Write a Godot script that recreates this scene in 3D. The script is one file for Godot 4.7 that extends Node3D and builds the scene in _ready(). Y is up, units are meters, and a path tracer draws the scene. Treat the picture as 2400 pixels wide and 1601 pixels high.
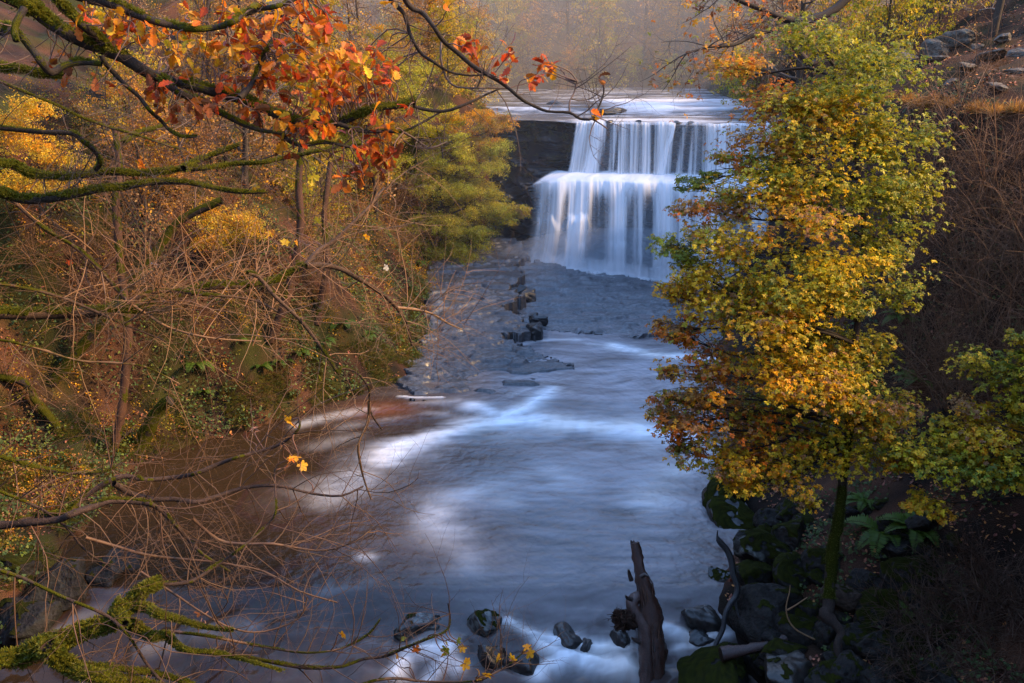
extends Node3D
# Autumn gorge: a two-tier waterfall, a peat-brown pool, wooded banks, overhanging branches.

const FOCAL := 2085.4          # focal length in pixels of the 2400 x 1601 photograph
const EYE := Vector3(0, 15.2, 0)
const PITCH := -18.5

var nz := FastNoiseLite.new()
var nz2 := FastNoiseLite.new()
var ridge := FastNoiseLite.new()
var rng := RandomNumberGenerator.new()
var fw: Vector3
var upv: Vector3
var taken := {}
var M := {}

# ---------------------------------------------------------------- mesh builder
class MB:
	var v := PackedVector3Array()
	var n := PackedVector3Array()
	var c := PackedColorArray()
	var ix := PackedInt32Array()

	func tube(p: PackedVector3Array, r: PackedFloat32Array, sides: int, col: Color, bump := 0.0, noise: FastNoiseLite = null, cap := false) -> void:
		var k := p.size()
		var t := (p[1] - p[0]).normalized()
		var u := t.cross(Vector3(0.31, 0.9, 0.17))
		if u.length() < 0.05:
			u = t.cross(Vector3(1, 0, 0))
		u = u.normalized()
		var first := v.size()
		for i in k:
			if i > 0 and i < k - 1:
				t = (p[i + 1] - p[i - 1]).normalized()
			elif i == k - 1:
				t = (p[i] - p[i - 1]).normalized()
			u = (u - t * u.dot(t)).normalized()
			var w := t.cross(u)
			for s in sides:
				var a := TAU * s / sides
				var d := u * cos(a) + w * sin(a)
				var rr := r[i]
				var cc := col
				if bump > 0.0:
					var q := p[i] + d * rr
					var e := noise.get_noise_3d(q.x * 60.0, q.y * 60.0, q.z * 60.0)
					rr *= 1.0 + bump * (e + 0.55 * noise.get_noise_3d(q.x * 300.0, q.y * 110.0, q.z * 300.0))
					var m := 1.0 + 0.55 * noise.get_noise_3d(q.x * 420.0, q.y * 160.0, q.z * 420.0) + 0.5 * noise.get_noise_3d(q.x * 25.0 + 40.0, q.y * 25.0, q.z * 25.0)
					cc = Color(col.r * m, col.g * m, col.b * m)
				v.append(p[i] + d * rr)
				n.append(d)
				c.append(cc)
		for i in k - 1:
			for s in sides:
				var a := first + i * sides + s
				var b := first + i * sides + (s + 1) % sides
				ix.append_array(PackedInt32Array([a, a + sides, b, b, a + sides, b + sides]))
		if cap:
			for e in 2:
				var ring := first + (k - 1) * sides * e
				var ctr := v.size()
				v.append(p[(k - 1) * e]); n.append(t if e else -t); c.append(col * 0.7)
				for s in sides:
					v.append(v[ring + s]); n.append(t if e else -t); c.append(col)
				for s in sides:
					ix.append_array(PackedInt32Array([ctr, ctr + 1 + (s + 1) % sides, ctr + 1 + s] if e else [ctr, ctr + 1 + s, ctr + 1 + (s + 1) % sides]))

	# a leaf: half outline is a list of (along, half width); folded along its midrib and curled
	func leaf(o: Vector3, along: Vector3, up: Vector3, size: float, wide: float, shape: Array, col: Color, fold := 0.25, curl := 0.3) -> void:
		var side := along.cross(up).normalized()
		var nrm := side.cross(along).normalized()
		for s in [-1.0, 1.0]:
			var first := v.size()
			for q in shape:
				var t: float = q[0]
				var w: float = q[1] * wide
				var mid: Vector3 = o + (along * t - nrm * curl * t * t) * size
				v.append(mid)
				v.append(mid + (side * s * w + nrm * w * fold) * size)
				var nn: Vector3 = (nrm - side * s * fold).normalized()
				n.append(nn); n.append(nn)
				c.append(col); c.append(col)
			for i in shape.size() - 1:
				var a := first + i * 2
				if s < 0.0:
					ix.append_array(PackedInt32Array([a, a + 1, a + 2, a + 1, a + 3, a + 2]))
				else:
					ix.append_array(PackedInt32Array([a, a + 2, a + 1, a + 1, a + 2, a + 3]))

	func grid(pos: PackedVector3Array, col: PackedColorArray, nx: int, ny: int) -> void:
		var first := v.size()
		v.append_array(pos)
		c.append_array(col)
		for j in ny:
			for i in nx:
				var a := pos[j * nx + maxi(i - 1, 0)]
				var b := pos[j * nx + mini(i + 1, nx - 1)]
				var d := pos[maxi(j - 1, 0) * nx + i]
				var e := pos[mini(j + 1, ny - 1) * nx + i]
				var m := (e - d).cross(b - a)
				n.append(m.normalized() if m.length_squared() > 1e-12 else Vector3.UP)
		for j in ny - 1:
			for i in nx - 1:
				var a := first + j * nx + i
				ix.append_array(PackedInt32Array([a, a + 1, a + nx, a + 1, a + nx + 1, a + nx]))

	func mesh() -> ArrayMesh:
		var a := []
		a.resize(Mesh.ARRAY_MAX)
		a[Mesh.ARRAY_VERTEX] = v
		a[Mesh.ARRAY_NORMAL] = n
		a[Mesh.ARRAY_COLOR] = c
		a[Mesh.ARRAY_INDEX] = ix
		var m := ArrayMesh.new()
		m.add_surface_from_arrays(Mesh.PRIMITIVE_TRIANGLES, a)
		return m

# ---------------------------------------------------------------- placing
func ray(px: float, py: float) -> Vector3:
	return fw + Vector3.RIGHT * ((px - 1200.0) / FOCAL) + upv * ((800.5 - py) / FOCAL)
func at(px: float, py: float, depth: float) -> Vector3:
	return EYE + ray(px, py) * depth
func on_y(px: float, py: float, y: float) -> Vector3:
	var r := ray(px, py)
	return EYE + r * ((y - EYE.y) / r.y)
func on_z(px: float, py: float, z: float) -> Vector3:
	var r := ray(px, py)
	return EYE + r * ((z - EYE.z) / r.z)
# where the sight line first meets the ground of the banks
func on_ground(px: float, py: float) -> Vector3:
	var r := ray(px, py)
	var d := 14.0
	while d < 150.0:
		var p := EYE + r * d
		if p.y < maxf(high(p.x, p.z), level(p.z) - 0.15 if p.z > -60.0 else -9.0):
			return p
		d += 0.15
	return EYE + r * 100.0

func numbered(called: String) -> String:
	taken[called] = int(taken.get(called, -1)) + 1
	return called if taken[called] == 0 else "%s_%03d" % [called, taken[called]]
func meta(o: Node, label: String, category: String, group := "", kind := "") -> Node:
	if label: o.set_meta("label", label)
	if category: o.set_meta("category", category)
	if group: o.set_meta("group", group)
	if kind: o.set_meta("kind", kind)
	return o
func thing(called: String, label: String, category: String, where := Vector3.ZERO, group := "") -> Node3D:
	var o := Node3D.new()
	o.name = numbered(called)
	add_child(o)
	o.position = where
	meta(o, label, category, group)
	return o
func part(called: String, mesh: Mesh, mat: Material, parent: Node, where := Transform3D()) -> MeshInstance3D:
	var o := MeshInstance3D.new()
	o.name = called if parent != self else numbered(called)
	o.mesh = mesh
	o.material_override = mat
	parent.add_child(o, true)
	o.transform = where
	return o
# a part built in world coordinates under a thing that stands at its base
func world_part(called: String, mb: MB, mat: Material, parent: Node) -> MeshInstance3D:
	var off := Vector3.ZERO
	var q: Node = parent
	while q != self:
		off -= q.position
		q = q.get_parent()
	return part(called, mb.mesh(), mat, parent, Transform3D(Basis(), off))
func many(called: String, mesh: Mesh, mat: Material, rows: PackedFloat32Array, parent: Node) -> MultiMeshInstance3D:
	var mm := MultiMesh.new()
	mm.transform_format = MultiMesh.TRANSFORM_3D
	mm.use_colors = true
	mm.mesh = mesh
	mm.instance_count = rows.size() / 16
	mm.buffer = rows
	var o := MultiMeshInstance3D.new()
	o.name = called if parent != self else numbered(called)
	o.multimesh = mm
	o.material_override = mat
	o.set_meta("kind", "stuff")
	parent.add_child(o, true)
	if parent != self:
		var off := Vector3.ZERO
		var q: Node = parent
		while q != self:
			off -= q.position
			q = q.get_parent()
		o.position = off
	return o
func row(rows: PackedFloat32Array, b: Basis, o: Vector3, c: Color) -> void:
	rows.append_array(PackedFloat32Array([b.x.x, b.y.x, b.z.x, o.x, b.x.y, b.y.y, b.z.y, o.y, b.x.z, b.y.z, b.z.z, o.z, c.r, c.g, c.b, 1.0]))
func rv() -> Vector3:
	return Vector3(rng.randf_range(-1, 1), rng.randf_range(-1, 1), rng.randf_range(-1, 1))
func rr(a: float, b: float) -> float:
	return rng.randf_range(a, b)
func pick(a: Array) -> Variant:
	return a[rng.randi() % a.size()]
func vary(c: Color, s: float) -> Color:
	var m := rr(1.0 - s, 1.0 + s)
	return Color(c.r * m * rr(0.92, 1.08), c.g * m * rr(0.92, 1.08), c.b * m)
func pw(a: Array, t: float) -> float:
	if t <= a[0][0]:
		return a[0][1]
	for i in range(1, a.size()):
		if t < a[i][0]:
			return lerpf(a[i - 1][1], a[i][1], (t - a[i - 1][0]) / (a[i][0] - a[i - 1][0]))
	return a[-1][1]

# ---------------------------------------------------------------- materials
func noise_tex(freq: float, lo: Color, hi: Color, kind := FastNoiseLite.TYPE_SIMPLEX_SMOOTH, oct := 5, size := 512) -> NoiseTexture2D:
	var f := FastNoiseLite.new()
	f.noise_type = kind
	f.frequency = freq
	f.fractal_octaves = oct
	f.seed = int(freq * 9000) + oct
	var t := NoiseTexture2D.new()
	t.width = size
	t.height = size
	t.seamless = true
	t.noise = f
	var g := Gradient.new()
	g.set_color(0, lo)
	g.set_color(1, hi)
	t.color_ramp = g
	return t
func mat(called: String, rough := 0.9, spec := 0.4, tex: Texture2D = null, scale := 1.0, relief := 0.0, rtex: Texture2D = null) -> StandardMaterial3D:
	var m := StandardMaterial3D.new()
	m.resource_name = called
	m.vertex_color_use_as_albedo = true
	m.roughness = rough
	m.metallic_specular = spec
	m.cull_mode = BaseMaterial3D.CULL_DISABLED
	if tex or rtex:
		m.uv1_triplanar = true
		m.uv1_world_triplanar = true
		m.uv1_scale = Vector3.ONE * scale
	if tex:
		m.albedo_texture = tex
	if relief > 0.0:
		m.heightmap_enabled = true
		m.heightmap_texture = rtex if rtex else tex
		m.heightmap_scale = relief
	M[called] = m
	return m

func materials() -> void:
	var fine := noise_tex(0.02, Color(0.45, 0.45, 0.45), Color(1, 1, 1))
	var grain := noise_tex(0.06, Color(0.3, 0.3, 0.3), Color(1, 1, 1), FastNoiseLite.TYPE_SIMPLEX, 4)
	var cells := noise_tex(0.03, Color(0.2, 0.2, 0.2), Color(1, 1, 1), FastNoiseLite.TYPE_CELLULAR, 3)
	mat("ground", 0.95, 0.3, grain, 0.7, 5.0)
	mat("rock", 0.75, 0.3, fine, 0.6, 6.0, cells)
	mat("wet", 0.4, 0.5, fine, 0.45, 1.6, cells)
	mat("moss", 0.95, 0.2, grain, 3.0, 2.5)
	mat("bark", 0.8, 0.35, fine, 2.5, 1.2, grain)
	mat("wetwood", 0.3, 0.6, fine, 2.0, 1.5, grain)
	mat("twig", 0.6, 0.4)
	var l := mat("leaf", 0.5, 0.4)
	l.backlight_enabled = true
	l.backlight = Color(0.95, 0.95, 0.95)
	var g := mat("gloss_leaf", 0.6, 0.3)
	g.backlight_enabled = true
	g.backlight = Color(0.5, 0.5, 0.5)
	mat("litter", 0.8, 0.35)
	mat("water", 0.2, 0.33, null, 0.25, 3.0, noise_tex(0.012, Color(0, 0, 0), Color(1, 1, 1), FastNoiseLite.TYPE_SIMPLEX_SMOOTH, 3))
	var f := mat("fall", 0.6, 0.3)
	f.transparency = BaseMaterial3D.TRANSPARENCY_ALPHA
	f.backlight_enabled = true
	f.backlight = Color(0.6, 0.6, 0.6)

# ---------------------------------------------------------------- the lie of the land
const SHORE_L := [[-100.0, -4.0], [-92.0, -3.0], [-63.0, -0.6], [-58.0, -2.2], [-52.0, -3.0], [-45.0, -3.4], [-39.5, -4.4], [-36.5, -7.4], [-32.5, -12.3], [-30.0, -13.8], [-22.0, -14.2], [-17.0, -13.0], [-10.0, -8.4], [-4.0, -5.0], [8.0, -5.0]]
const SHORE_R := [[-100.0, 22.0], [-92.0, 19.0], [-63.0, 17.5], [-57.0, 13.5], [-45.0, 10.6], [-34.0, 8.8], [-30.0, 7.5], [-26.5, 7.8], [-24.0, 6.6], [-22.0, 5.7], [-19.5, 6.2], [-17.0, 6.8], [-8.0, 7.5], [8.0, 6.0]]
const RIM_R := [[-100.0, 30.0], [-63.0, 20.0], [-55.0, 18.0], [-40.0, 15.2], [-33.0, 14.4], [-28.0, 15.4], [-22.0, 17.5], [-15.0, 19.0], [8.0, 18.0]]
const PROFILE_L := [[0.0, -0.5], [0.5, 0.35], [1.6, 1.0], [3.0, 2.4], [5.0, 5.2], [9.0, 9.2], [14.0, 12.6], [25.0, 17.0], [60.0, 29.0]]
const PROFILE_T := [[0.0, -0.5], [0.6, 0.25], [3.5, 0.9], [5.0, 2.0], [7.0, 5.2], [10.0, 8.6], [15.0, 12.6], [25.0, 17.0], [60.0, 29.0]]
const PROFILE_R := [[0.0, -0.5], [0.06, 0.3], [0.4, 2.0], [0.62, 4.2], [0.8, 8.6], [1.0, 13.0], [1.12, 13.5], [1.9, 14.6], [3.0, 17.5], [6.0, 27.0]]
const UP_BANK := [[0.0, 9.6], [0.6, 10.5], [4.0, 12.2], [12.0, 15.0], [40.0, 26.0]]
const LEVEL := [[-60.0, 0.38], [-45.0, 0.3], [-36.4, 0.2], [-34.0, 0.0], [-22.6, -0.04], [-20.6, -0.5], [-19.0, -0.85], [-10.0, -1.3]]

func level(z: float) -> float:
	return pw(LEVEL, z)

func high(x: float, z: float) -> float:
	var xl := pw(SHORE_L, z) + 0.5 * nz.get_noise_2d(z * 9.0, 3.0)
	var xr := pw(SHORE_R, z) + 0.5 * nz.get_noise_2d(z * 9.0, 77.0)
	var lump := nz.get_noise_2d(x * 5.0, z * 5.0) * 0.9 + nz.get_noise_2d(x * 16.0, z * 16.0) * 0.35
	var low := -2.2
	if x < xl:
		var d := xl - x
		var t := smoothstep(-36.0, -33.0, z) * (1.0 - smoothstep(-22.0, -18.0, z))
		low = lerpf(pw(PROFILE_L, d), pw(PROFILE_T, d), t) + lump * clampf(d * 0.35, 0.1, 1.0)
		if z > -18.0:
			low += clampf((z + 18.0) * 0.55, 0.0, 9.0) * smoothstep(0.3, 4.0, d)
	elif x > xr:
		var e := (x - xr) / maxf(pw(RIM_R, z) - xr, 1.0)
		low = pw(PROFILE_R, e) + lump * clampf(e * 2.0, 0.1, 1.0)
	if z > -18.0 and x > -12.0 and x < 12.0:
		low = maxf(low, minf(13.4, 13.4 + (z + 1.0) * 1.7))
	if z > -56.0:
		return low
	var top := 9.7 + 0.25 * nz.get_noise_2d(x * 12.0, z * 12.0)
	var ul := pw(SHORE_L, minf(z, -63.0))
	var ur := pw(SHORE_R, minf(z, -63.0))
	if x < ul:
		top = pw(UP_BANK, ul - x) + lump * 0.8
	elif x > ur:
		top = pw(UP_BANK, x - ur) + 1.5 * clampf(x - ur, 0.0, 2.0) + lump * 0.8
	var far := -92.5 - z + 1.5 * nz.get_noise_2d(x * 3.0, 5.0)
	if far > 0.0:
		var gap := 1.0 - 0.85 * exp(-pow((x - z * 0.085) / 9.0, 2.0))
		top = maxf(top, 10.2) + minf(far * 0.62, 30.0) * gap + lump * 1.4
	var edge := 0.0
	if x > -1.5 and x < 19.0:
		edge = 1.0 - smoothstep(-65.2, -64.4, z)
	else:
		edge = 1.0 - smoothstep(-66.0, -57.0, z)
	return lerpf(low, top, edge)

func _ready() -> void:
	fw = Vector3(0, sin(deg_to_rad(PITCH)), -cos(deg_to_rad(PITCH)))
	upv = Vector3(0, cos(deg_to_rad(PITCH)), sin(deg_to_rad(PITCH)))
	# camera
	var cam := Camera3D.new()
	cam.name = "camera"
	add_child(cam)
	cam.position = EYE
	cam.rotation_degrees = Vector3(PITCH, 0, 0)
	cam.fov = 42.0
	cam.near = 0.1
	cam.far = 800.0
	cam.current = true
	# sky, air and exposure
	var env := Environment.new()
	env.background_mode = Environment.BG_SKY
	var sm := ProceduralSkyMaterial.new()
	sm.sky_top_color = Color(0.52, 0.68, 0.92)
	sm.sky_horizon_color = Color(0.91, 0.94, 0.96)
	sm.sky_curve = 0.2
	sm.ground_bottom_color = Color(0.2, 0.17, 0.14)
	sm.ground_horizon_color = Color(0.6, 0.58, 0.58)
	sm.sun_angle_max = 1.0
	env.sky = Sky.new()
	env.sky.sky_material = sm
	env.tonemap_mode = Environment.TONE_MAPPER_LINEAR
	env.tonemap_exposure = 2.75
	env.volumetric_fog_enabled = true
	env.volumetric_fog_density = 0.0
	env.sdfgi_enabled = true
	env.ssao_enabled = true
	env.ssil_enabled = true
	var we := WorldEnvironment.new()
	we.name = "world_environment"
	we.environment = env
	add_child(we)
	# a veiled sun beyond the right bank
	var sun := DirectionalLight3D.new()
	sun.name = "sun"
	add_child(sun)
	sun.look_at_from_position(Vector3(0.79, 0.54, 0.03) * 50.0, Vector3.ZERO)
	sun.light_color = Color(1.0, 0.84, 0.62)
	sun.light_energy = 1.3
	sun.light_angular_distance = 10.0
	sun.shadow_enabled = true

	# mist over the upper valley and at the foot of the falls
	for q in [["valley_haze", Vector3(6, 15, -112), Vector3(150, 34, 88), 0.0095, Color(1.0, 0.96, 0.92)], ["foot_mist", Vector3(7.5, 1.7, -57.4), Vector3(17, 4.2, 5.0), 0.16, Color(0.93, 0.95, 1.0)], ["spray_mist", Vector3(7, 4, -58), Vector3(30, 18, 22), 0.0035, Color(0.88, 0.92, 1.0)]]:
		var fv := FogVolume.new()
		fv.name = q[0]
		fv.shape = RenderingServer.FOG_VOLUME_SHAPE_ELLIPSOID
		fv.size = q[2]
		var fm := FogMaterial.new()
		fm.density = q[3]
		fm.albedo = q[4]
		fv.material = fm
		fv.set_meta("kind", "stuff")
		add_child(fv)
		fv.position = q[1]

	nz.seed = 11
	nz.frequency = 0.02
	nz.fractal_octaves = 4
	nz2.seed = 5
	nz2.frequency = 0.05
	nz2.fractal_octaves = 3
	ridge.seed = 3
	ridge.frequency = 0.05
	ridge.fractal_type = FastNoiseLite.FRACTAL_RIDGED
	ridge.fractal_octaves = 4
	rng.seed = 20
	materials()
	leaf_kinds()
	var t0 := Time.get_ticks_msec()
	rng.seed = 101
	land()
	print("land ", Time.get_ticks_msec() - t0)
	rng.seed = 102
	rocks()
	print("rocks ", Time.get_ticks_msec() - t0)
	rng.seed = 103
	water()
	print("water ", Time.get_ticks_msec() - t0)
	rng.seed = 104
	falls()
	print("falls ", Time.get_ticks_msec() - t0)
	rng.seed = 105
	far_woods()
	print("far_woods ", Time.get_ticks_msec() - t0)
	rng.seed = 106
	left_bank()
	print("left_bank ", Time.get_ticks_msec() - t0)
	rng.seed = 107
	right_bank()
	print("right_bank ", Time.get_ticks_msec() - t0)
	rng.seed = 108
	right_oak()
	print("right_oak ", Time.get_ticks_msec() - t0)
	rng.seed = 109
	overhang()
	print("overhang ", Time.get_ticks_msec() - t0)
	rng.seed = 110
	floor_life()
	print("floor_life ", Time.get_ticks_msec() - t0)
	tell_apart()

# ---------------------------------------------------------------- leaves
const OAK := [[0.0, 0.02], [0.12, 0.05], [0.22, 0.17], [0.3, 0.11], [0.42, 0.27], [0.5, 0.17], [0.63, 0.34], [0.72, 0.21], [0.85, 0.25], [0.94, 0.15], [1.0, 0.0]]
const OVAL := [[0.0, 0.02], [0.3, 0.24], [0.65, 0.27], [1.0, 0.0]]
const LOBE := [[0.0, 0.06], [0.35, 0.16], [0.6, 0.14], [0.72, 0.19], [1.0, 0.0]]
var oak_leaf: Array[Mesh] = []
var maple_leaf: Array[Mesh] = []
var oval_leaf: Array[Mesh] = []
var sprig: Array[Mesh] = []
var spray: Array[Mesh] = []
var ivy_leaf: Mesh
var frond: Array[Mesh] = []
var tuft: Mesh
var blade: Mesh

const ORANGE := Color(0.62, 0.17, 0.012)
const RED := Color(0.46, 0.065, 0.012)
const AMBER := Color(0.70, 0.33, 0.015)
const YELLOW := Color(0.66, 0.44, 0.02)
const RUST := Color(0.24, 0.075, 0.02)
const OLIVE := Color(0.30, 0.27, 0.02)
const GREEN := Color(0.17, 0.21, 0.025)
const TAN := Color(0.36, 0.19, 0.075)
const MOSS := Color(0.16, 0.155, 0.012)

func leaf_kinds() -> void:
	rng.seed = 7
	for k in 4:
		var b := MB.new()
		b.leaf(Vector3.ZERO, Vector3(0, 0, 1), Vector3.UP, 1.0, rr(0.9, 1.15), OAK, Color.WHITE, rr(-0.3, 0.5), rr(-0.25, 0.6))
		b.tube(PackedVector3Array([Vector3(0, 0, -0.12), Vector3(0, 0.005, 0.1)]), PackedFloat32Array([0.012, 0.012]), 3, Color(0.6, 0.5, 0.4))
		for q in b.c.size():
			var t := rr(0.62, 1.15)
			b.c[q] = Color(t, t * rr(0.75, 1.1), t)
		oak_leaf.append(b.mesh())
		var m := MB.new()
		for a in [-1.9, -0.85, 0.0, 0.85, 1.9]:
			var d := Vector3(sin(a), rr(-0.1, 0.15), cos(a)).normalized()
			m.leaf(Vector3.ZERO, d, Vector3.UP, 0.62 if absf(a) > 1.5 else 0.9 if absf(a) > 0.5 else 1.0, 1.5, LOBE, Color.WHITE, rr(0.0, 0.3), rr(0.0, 0.4))
		m.tube(PackedVector3Array([Vector3(0, 0.1, -0.6), Vector3(0, 0, 0)]), PackedFloat32Array([0.012, 0.012]), 3, Color(0.6, 0.3, 0.2))
		maple_leaf.append(m.mesh())
		var o := MB.new()
		o.leaf(Vector3.ZERO, Vector3(0, 0, 1), Vector3.UP, 1.0, 1.0, OVAL, Color.WHITE, rr(0.0, 0.4), rr(-0.2, 0.5))
		oval_leaf.append(o.mesh())
		# a rosette of seven leaves round a twig tip
		var s := MB.new()
		for q in 7:
			var a := TAU * q / 7.0 + rr(-0.3, 0.3)
			var d := Vector3(sin(a), rr(-0.5, 0.35), cos(a)).normalized()
			var m2 := rr(0.7, 1.25)
			s.leaf(d * 0.1 + Vector3(0, rr(-0.15, 0.1), 0), d, (Vector3.UP + rv() * 0.5).normalized(), rr(0.7, 1.05), 1.05, OVAL, Color(m2, m2 * rr(0.82, 1.15), m2 * 0.9), rr(0.0, 0.4), rr(0.0, 0.6))
		sprig.append(s.mesh())
		# a loose spray of a dozen small leaves along twigs
		var y := MB.new()
		for q in 14:
			var d := (rv() + Vector3(0, -0.2, 0)).normalized()
			var m2 := rr(0.65, 1.3)
			y.leaf(Vector3(rr(-1, 1), rr(-0.45, 0.45), rr(-1, 1)), d, (Vector3.UP + rv() * 0.9).normalized(), rr(0.28, 0.42), 1.2, OVAL, Color(m2, m2 * rr(0.85, 1.1), m2), 0.2, 0.3)
		spray.append(y.mesh())
	var i := MB.new()
	for a in [-1.1, 0.0, 1.1]:
		i.leaf(Vector3.ZERO, Vector3(sin(a), 0.0, cos(a)), Vector3.UP, 1.0 if a == 0.0 else 0.75, 1.3, OVAL, Color.WHITE, 0.15, 0.2)
	ivy_leaf = i.mesh()
	for k in 3:
		var f := MB.new()
		var p := Vector3.ZERO
		var d := Vector3(0, 0.85, 0.55).normalized()
		var pts := PackedVector3Array([p])
		for s in 26:
			p += d * 0.042
			d = (d + Vector3(rr(-0.02, 0.02), -0.062 - 0.012 * k, 0.02)).normalized()
			pts.append(p)
			if s > 1:
				var w := 0.24 * sin(PI * pow((s - 1.0) / 26.0, 0.6)) + 0.02
				for side in [-1.0, 1.0]:
					var dd := (Vector3(side, -0.1, 0.0) + d * 0.4 + rv() * 0.08).normalized()
					var g := rr(0.7, 1.25)
					f.leaf(p, dd, d.cross(Vector3.RIGHT) * -1.0, w, 0.5, OVAL, Color(g, g, g * 0.9), 0.15, 0.35)
		var rads := PackedFloat32Array()
		for s in pts.size():
			rads.append(lerpf(0.008, 0.002, s / 26.0))
		f.tube(pts, rads, 3, Color(1.0, 0.8, 0.6))
		frond.append(f.mesh())
	var t := MB.new()
	for k in 7:
		var d := (Vector3.UP + rv() * 0.7).normalized()
		t.leaf(rv() * 0.3, d, rv().normalized(), rr(0.7, 1.2), 0.5, OVAL, Color(1, 1, 1) * rr(0.7, 1.2), 0.1, 0.2)
	tuft = t.mesh()
	var bl := MB.new()
	for k in 6:
		var d := (Vector3.UP + rv() * 0.55).normalized()
		bl.leaf(rv() * Vector3(0.12, 0, 0.12), d, rv().normalized(), rr(0.6, 1.1), 0.1, OVAL, Color(1, 1, 1) * rr(0.7, 1.2), 0.1, rr(0.3, 0.9))
	blade = bl.mesh()

func face_basis(up: Vector3, spin: float, s: float) -> Basis:
	var y := up.normalized()
	var x := y.cross(Vector3(0.13, 0.2, 1.0)).normalized()
	var z := x.cross(y)
	return Basis(x, y, z) * Basis(Vector3.UP, spin) * Basis.from_scale(Vector3.ONE * s)

# ---------------------------------------------------------------- branches
func smooth(p: PackedVector3Array, sub := 3) -> PackedVector3Array:
	var o := PackedVector3Array()
	var k := p.size()
	for i in k - 1:
		for s in sub:
			o.append(p[i].cubic_interpolate(p[i + 1], p[maxi(i - 1, 0)], p[mini(i + 2, k - 1)], float(s) / sub))
	o.append(p[k - 1])
	return o
func taper(k: int, a: float, b: float) -> PackedFloat32Array:
	var r := PackedFloat32Array()
	for i in k:
		r.append(lerpf(a, b, i / float(k - 1)))
	return r
# a twig and its side twigs; o: jit, up, kids, col, tips
func twig(b: MB, p: Vector3, d: Vector3, length: float, r: float, lev: int, o: Dictionary) -> void:
	var k := 6 if lev > 0 else 4
	var pts := PackedVector3Array([p])
	var rad := PackedFloat32Array([r])
	var bend := rv() * 0.16
	for i in k:
		d = (d + rv() * float(o.jit) + bend + Vector3.UP * float(o.up)).normalized()
		p += d * (length / k)
		pts.append(p)
		rad.append(r * (1.0 - 0.72 * (i + 1.0) / k))
	var m := rr(0.65, 1.3)
	var c: Color = o.col
	b.tube(pts, rad, 4 if lev > 1 else 3, Color(c.r * m, c.g * m, c.b * m))
	if lev > 0:
		var kids: int = o.kids
		for q in kids:
			var t := rr(0.12, 0.95)
			var i := int(t * k)
			var base := pts[i].lerp(pts[i + 1], t * k - i)
			var tan := (pts[i + 1] - pts[i]).normalized()
			var side := tan.cross(rv()).normalized()
			twig(b, base, (tan * rr(0.4, 0.9) + side).normalized(), length * rr(0.35, 0.7), r * (1.0 - 0.6 * t) * 0.62, lev - 1, o)
	elif o.has("tips"):
		o.tips.append([p, d])
# a curved thin branch from a to b
func reach(b: MB, a: Vector3, e: Vector3, r0: float, r1: float, sides: int, col: Color, sag := 0.12, bump := 0.0) -> PackedVector3Array:
	var l := a.distance_to(e)
	var m1 := a.lerp(e, 0.33) + rv() * l * sag + Vector3.UP * l * 0.05
	var m2 := a.lerp(e, 0.7) + rv() * l * sag
	var p := smooth(PackedVector3Array([a, m1, m2, e]), 3)
	b.tube(p, taper(p.size(), r0, r1), sides, col, bump, nz)
	return p
# moss grown over a limb in patches, thick on its upper side, with tufts
func moss(parent: Node, p: PackedVector3Array, r: PackedFloat32Array, share: float, col := MOSS) -> void:
	var q := smooth(p, 4)
	var k := q.size()
	var b := MB.new()
	var rows := PackedFloat32Array()
	var sides := 10
	var t := (q[1] - q[0]).normalized()
	var u := t.cross(Vector3(0.3, 0.9, 0.2)).normalized()
	var seed := rr(0, 90)
	for i in k:
		if i > 0 and i < k - 1:
			t = (q[i + 1] - q[i - 1]).normalized()
		u = (u - t * u.dot(t)).normalized()
		var w := t.cross(u)
		var f := i / float(k - 1) * (r.size() - 1)
		var rad := lerpf(r[int(f)], r[mini(int(f) + 1, r.size() - 1)], f - int(f))
		for s in sides:
			var a := TAU * s / sides
			var d := u * cos(a) + w * sin(a)
			var x := q[i] + d * rad
			var patch := nz2.get_noise_3d(x.x * 22.0 + seed, x.y * 22.0, x.z * 22.0) * 1.3 + d.y * 0.7 + (share - 0.5) * 2.0
			var thick := rad * 0.9
			if patch > 0.0:
				var e := nz.get_noise_3d(x.x * 240.0, x.y * 240.0, x.z * 240.0)
				thick = rad * 1.06 + minf(patch, 0.6) * minf(rad * 0.55, 0.03) + e * minf(rad * 0.3, 0.014)
				for n in 4:
					if rr(0, 1) < 0.8:
						row(rows, face_basis(d + rv() * 0.5, rr(0, 6), rr(0.008, 0.02) * clampf(rad / 0.03, 0.6, 1.6)), q[i] + d * thick * 0.97 + t * rr(-0.03, 0.03) + rv() * rad * 0.25, vary(col, 0.4))
			b.v.append(q[i] + d * thick)
			b.n.append(d)
			var g := 0.75 + 0.7 * absf(nz.get_noise_3d(x.x * 90.0, x.y * 90.0, x.z * 90.0))
			b.c.append(Color(col.r * g, col.g * g, col.b * g))
	for i in k - 1:
		for s in sides:
			var a := i * sides + s
			var e := i * sides + (s + 1) % sides
			b.ix.append_array(PackedInt32Array([a, a + sides, e, e, a + sides, e + sides]))
	var o := world_part("moss", b, M.moss, parent)
	if rows.size():
		var mm := many("moss_tufts", tuft, M.leaf, rows, parent)
		mm.position = o.position

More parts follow.
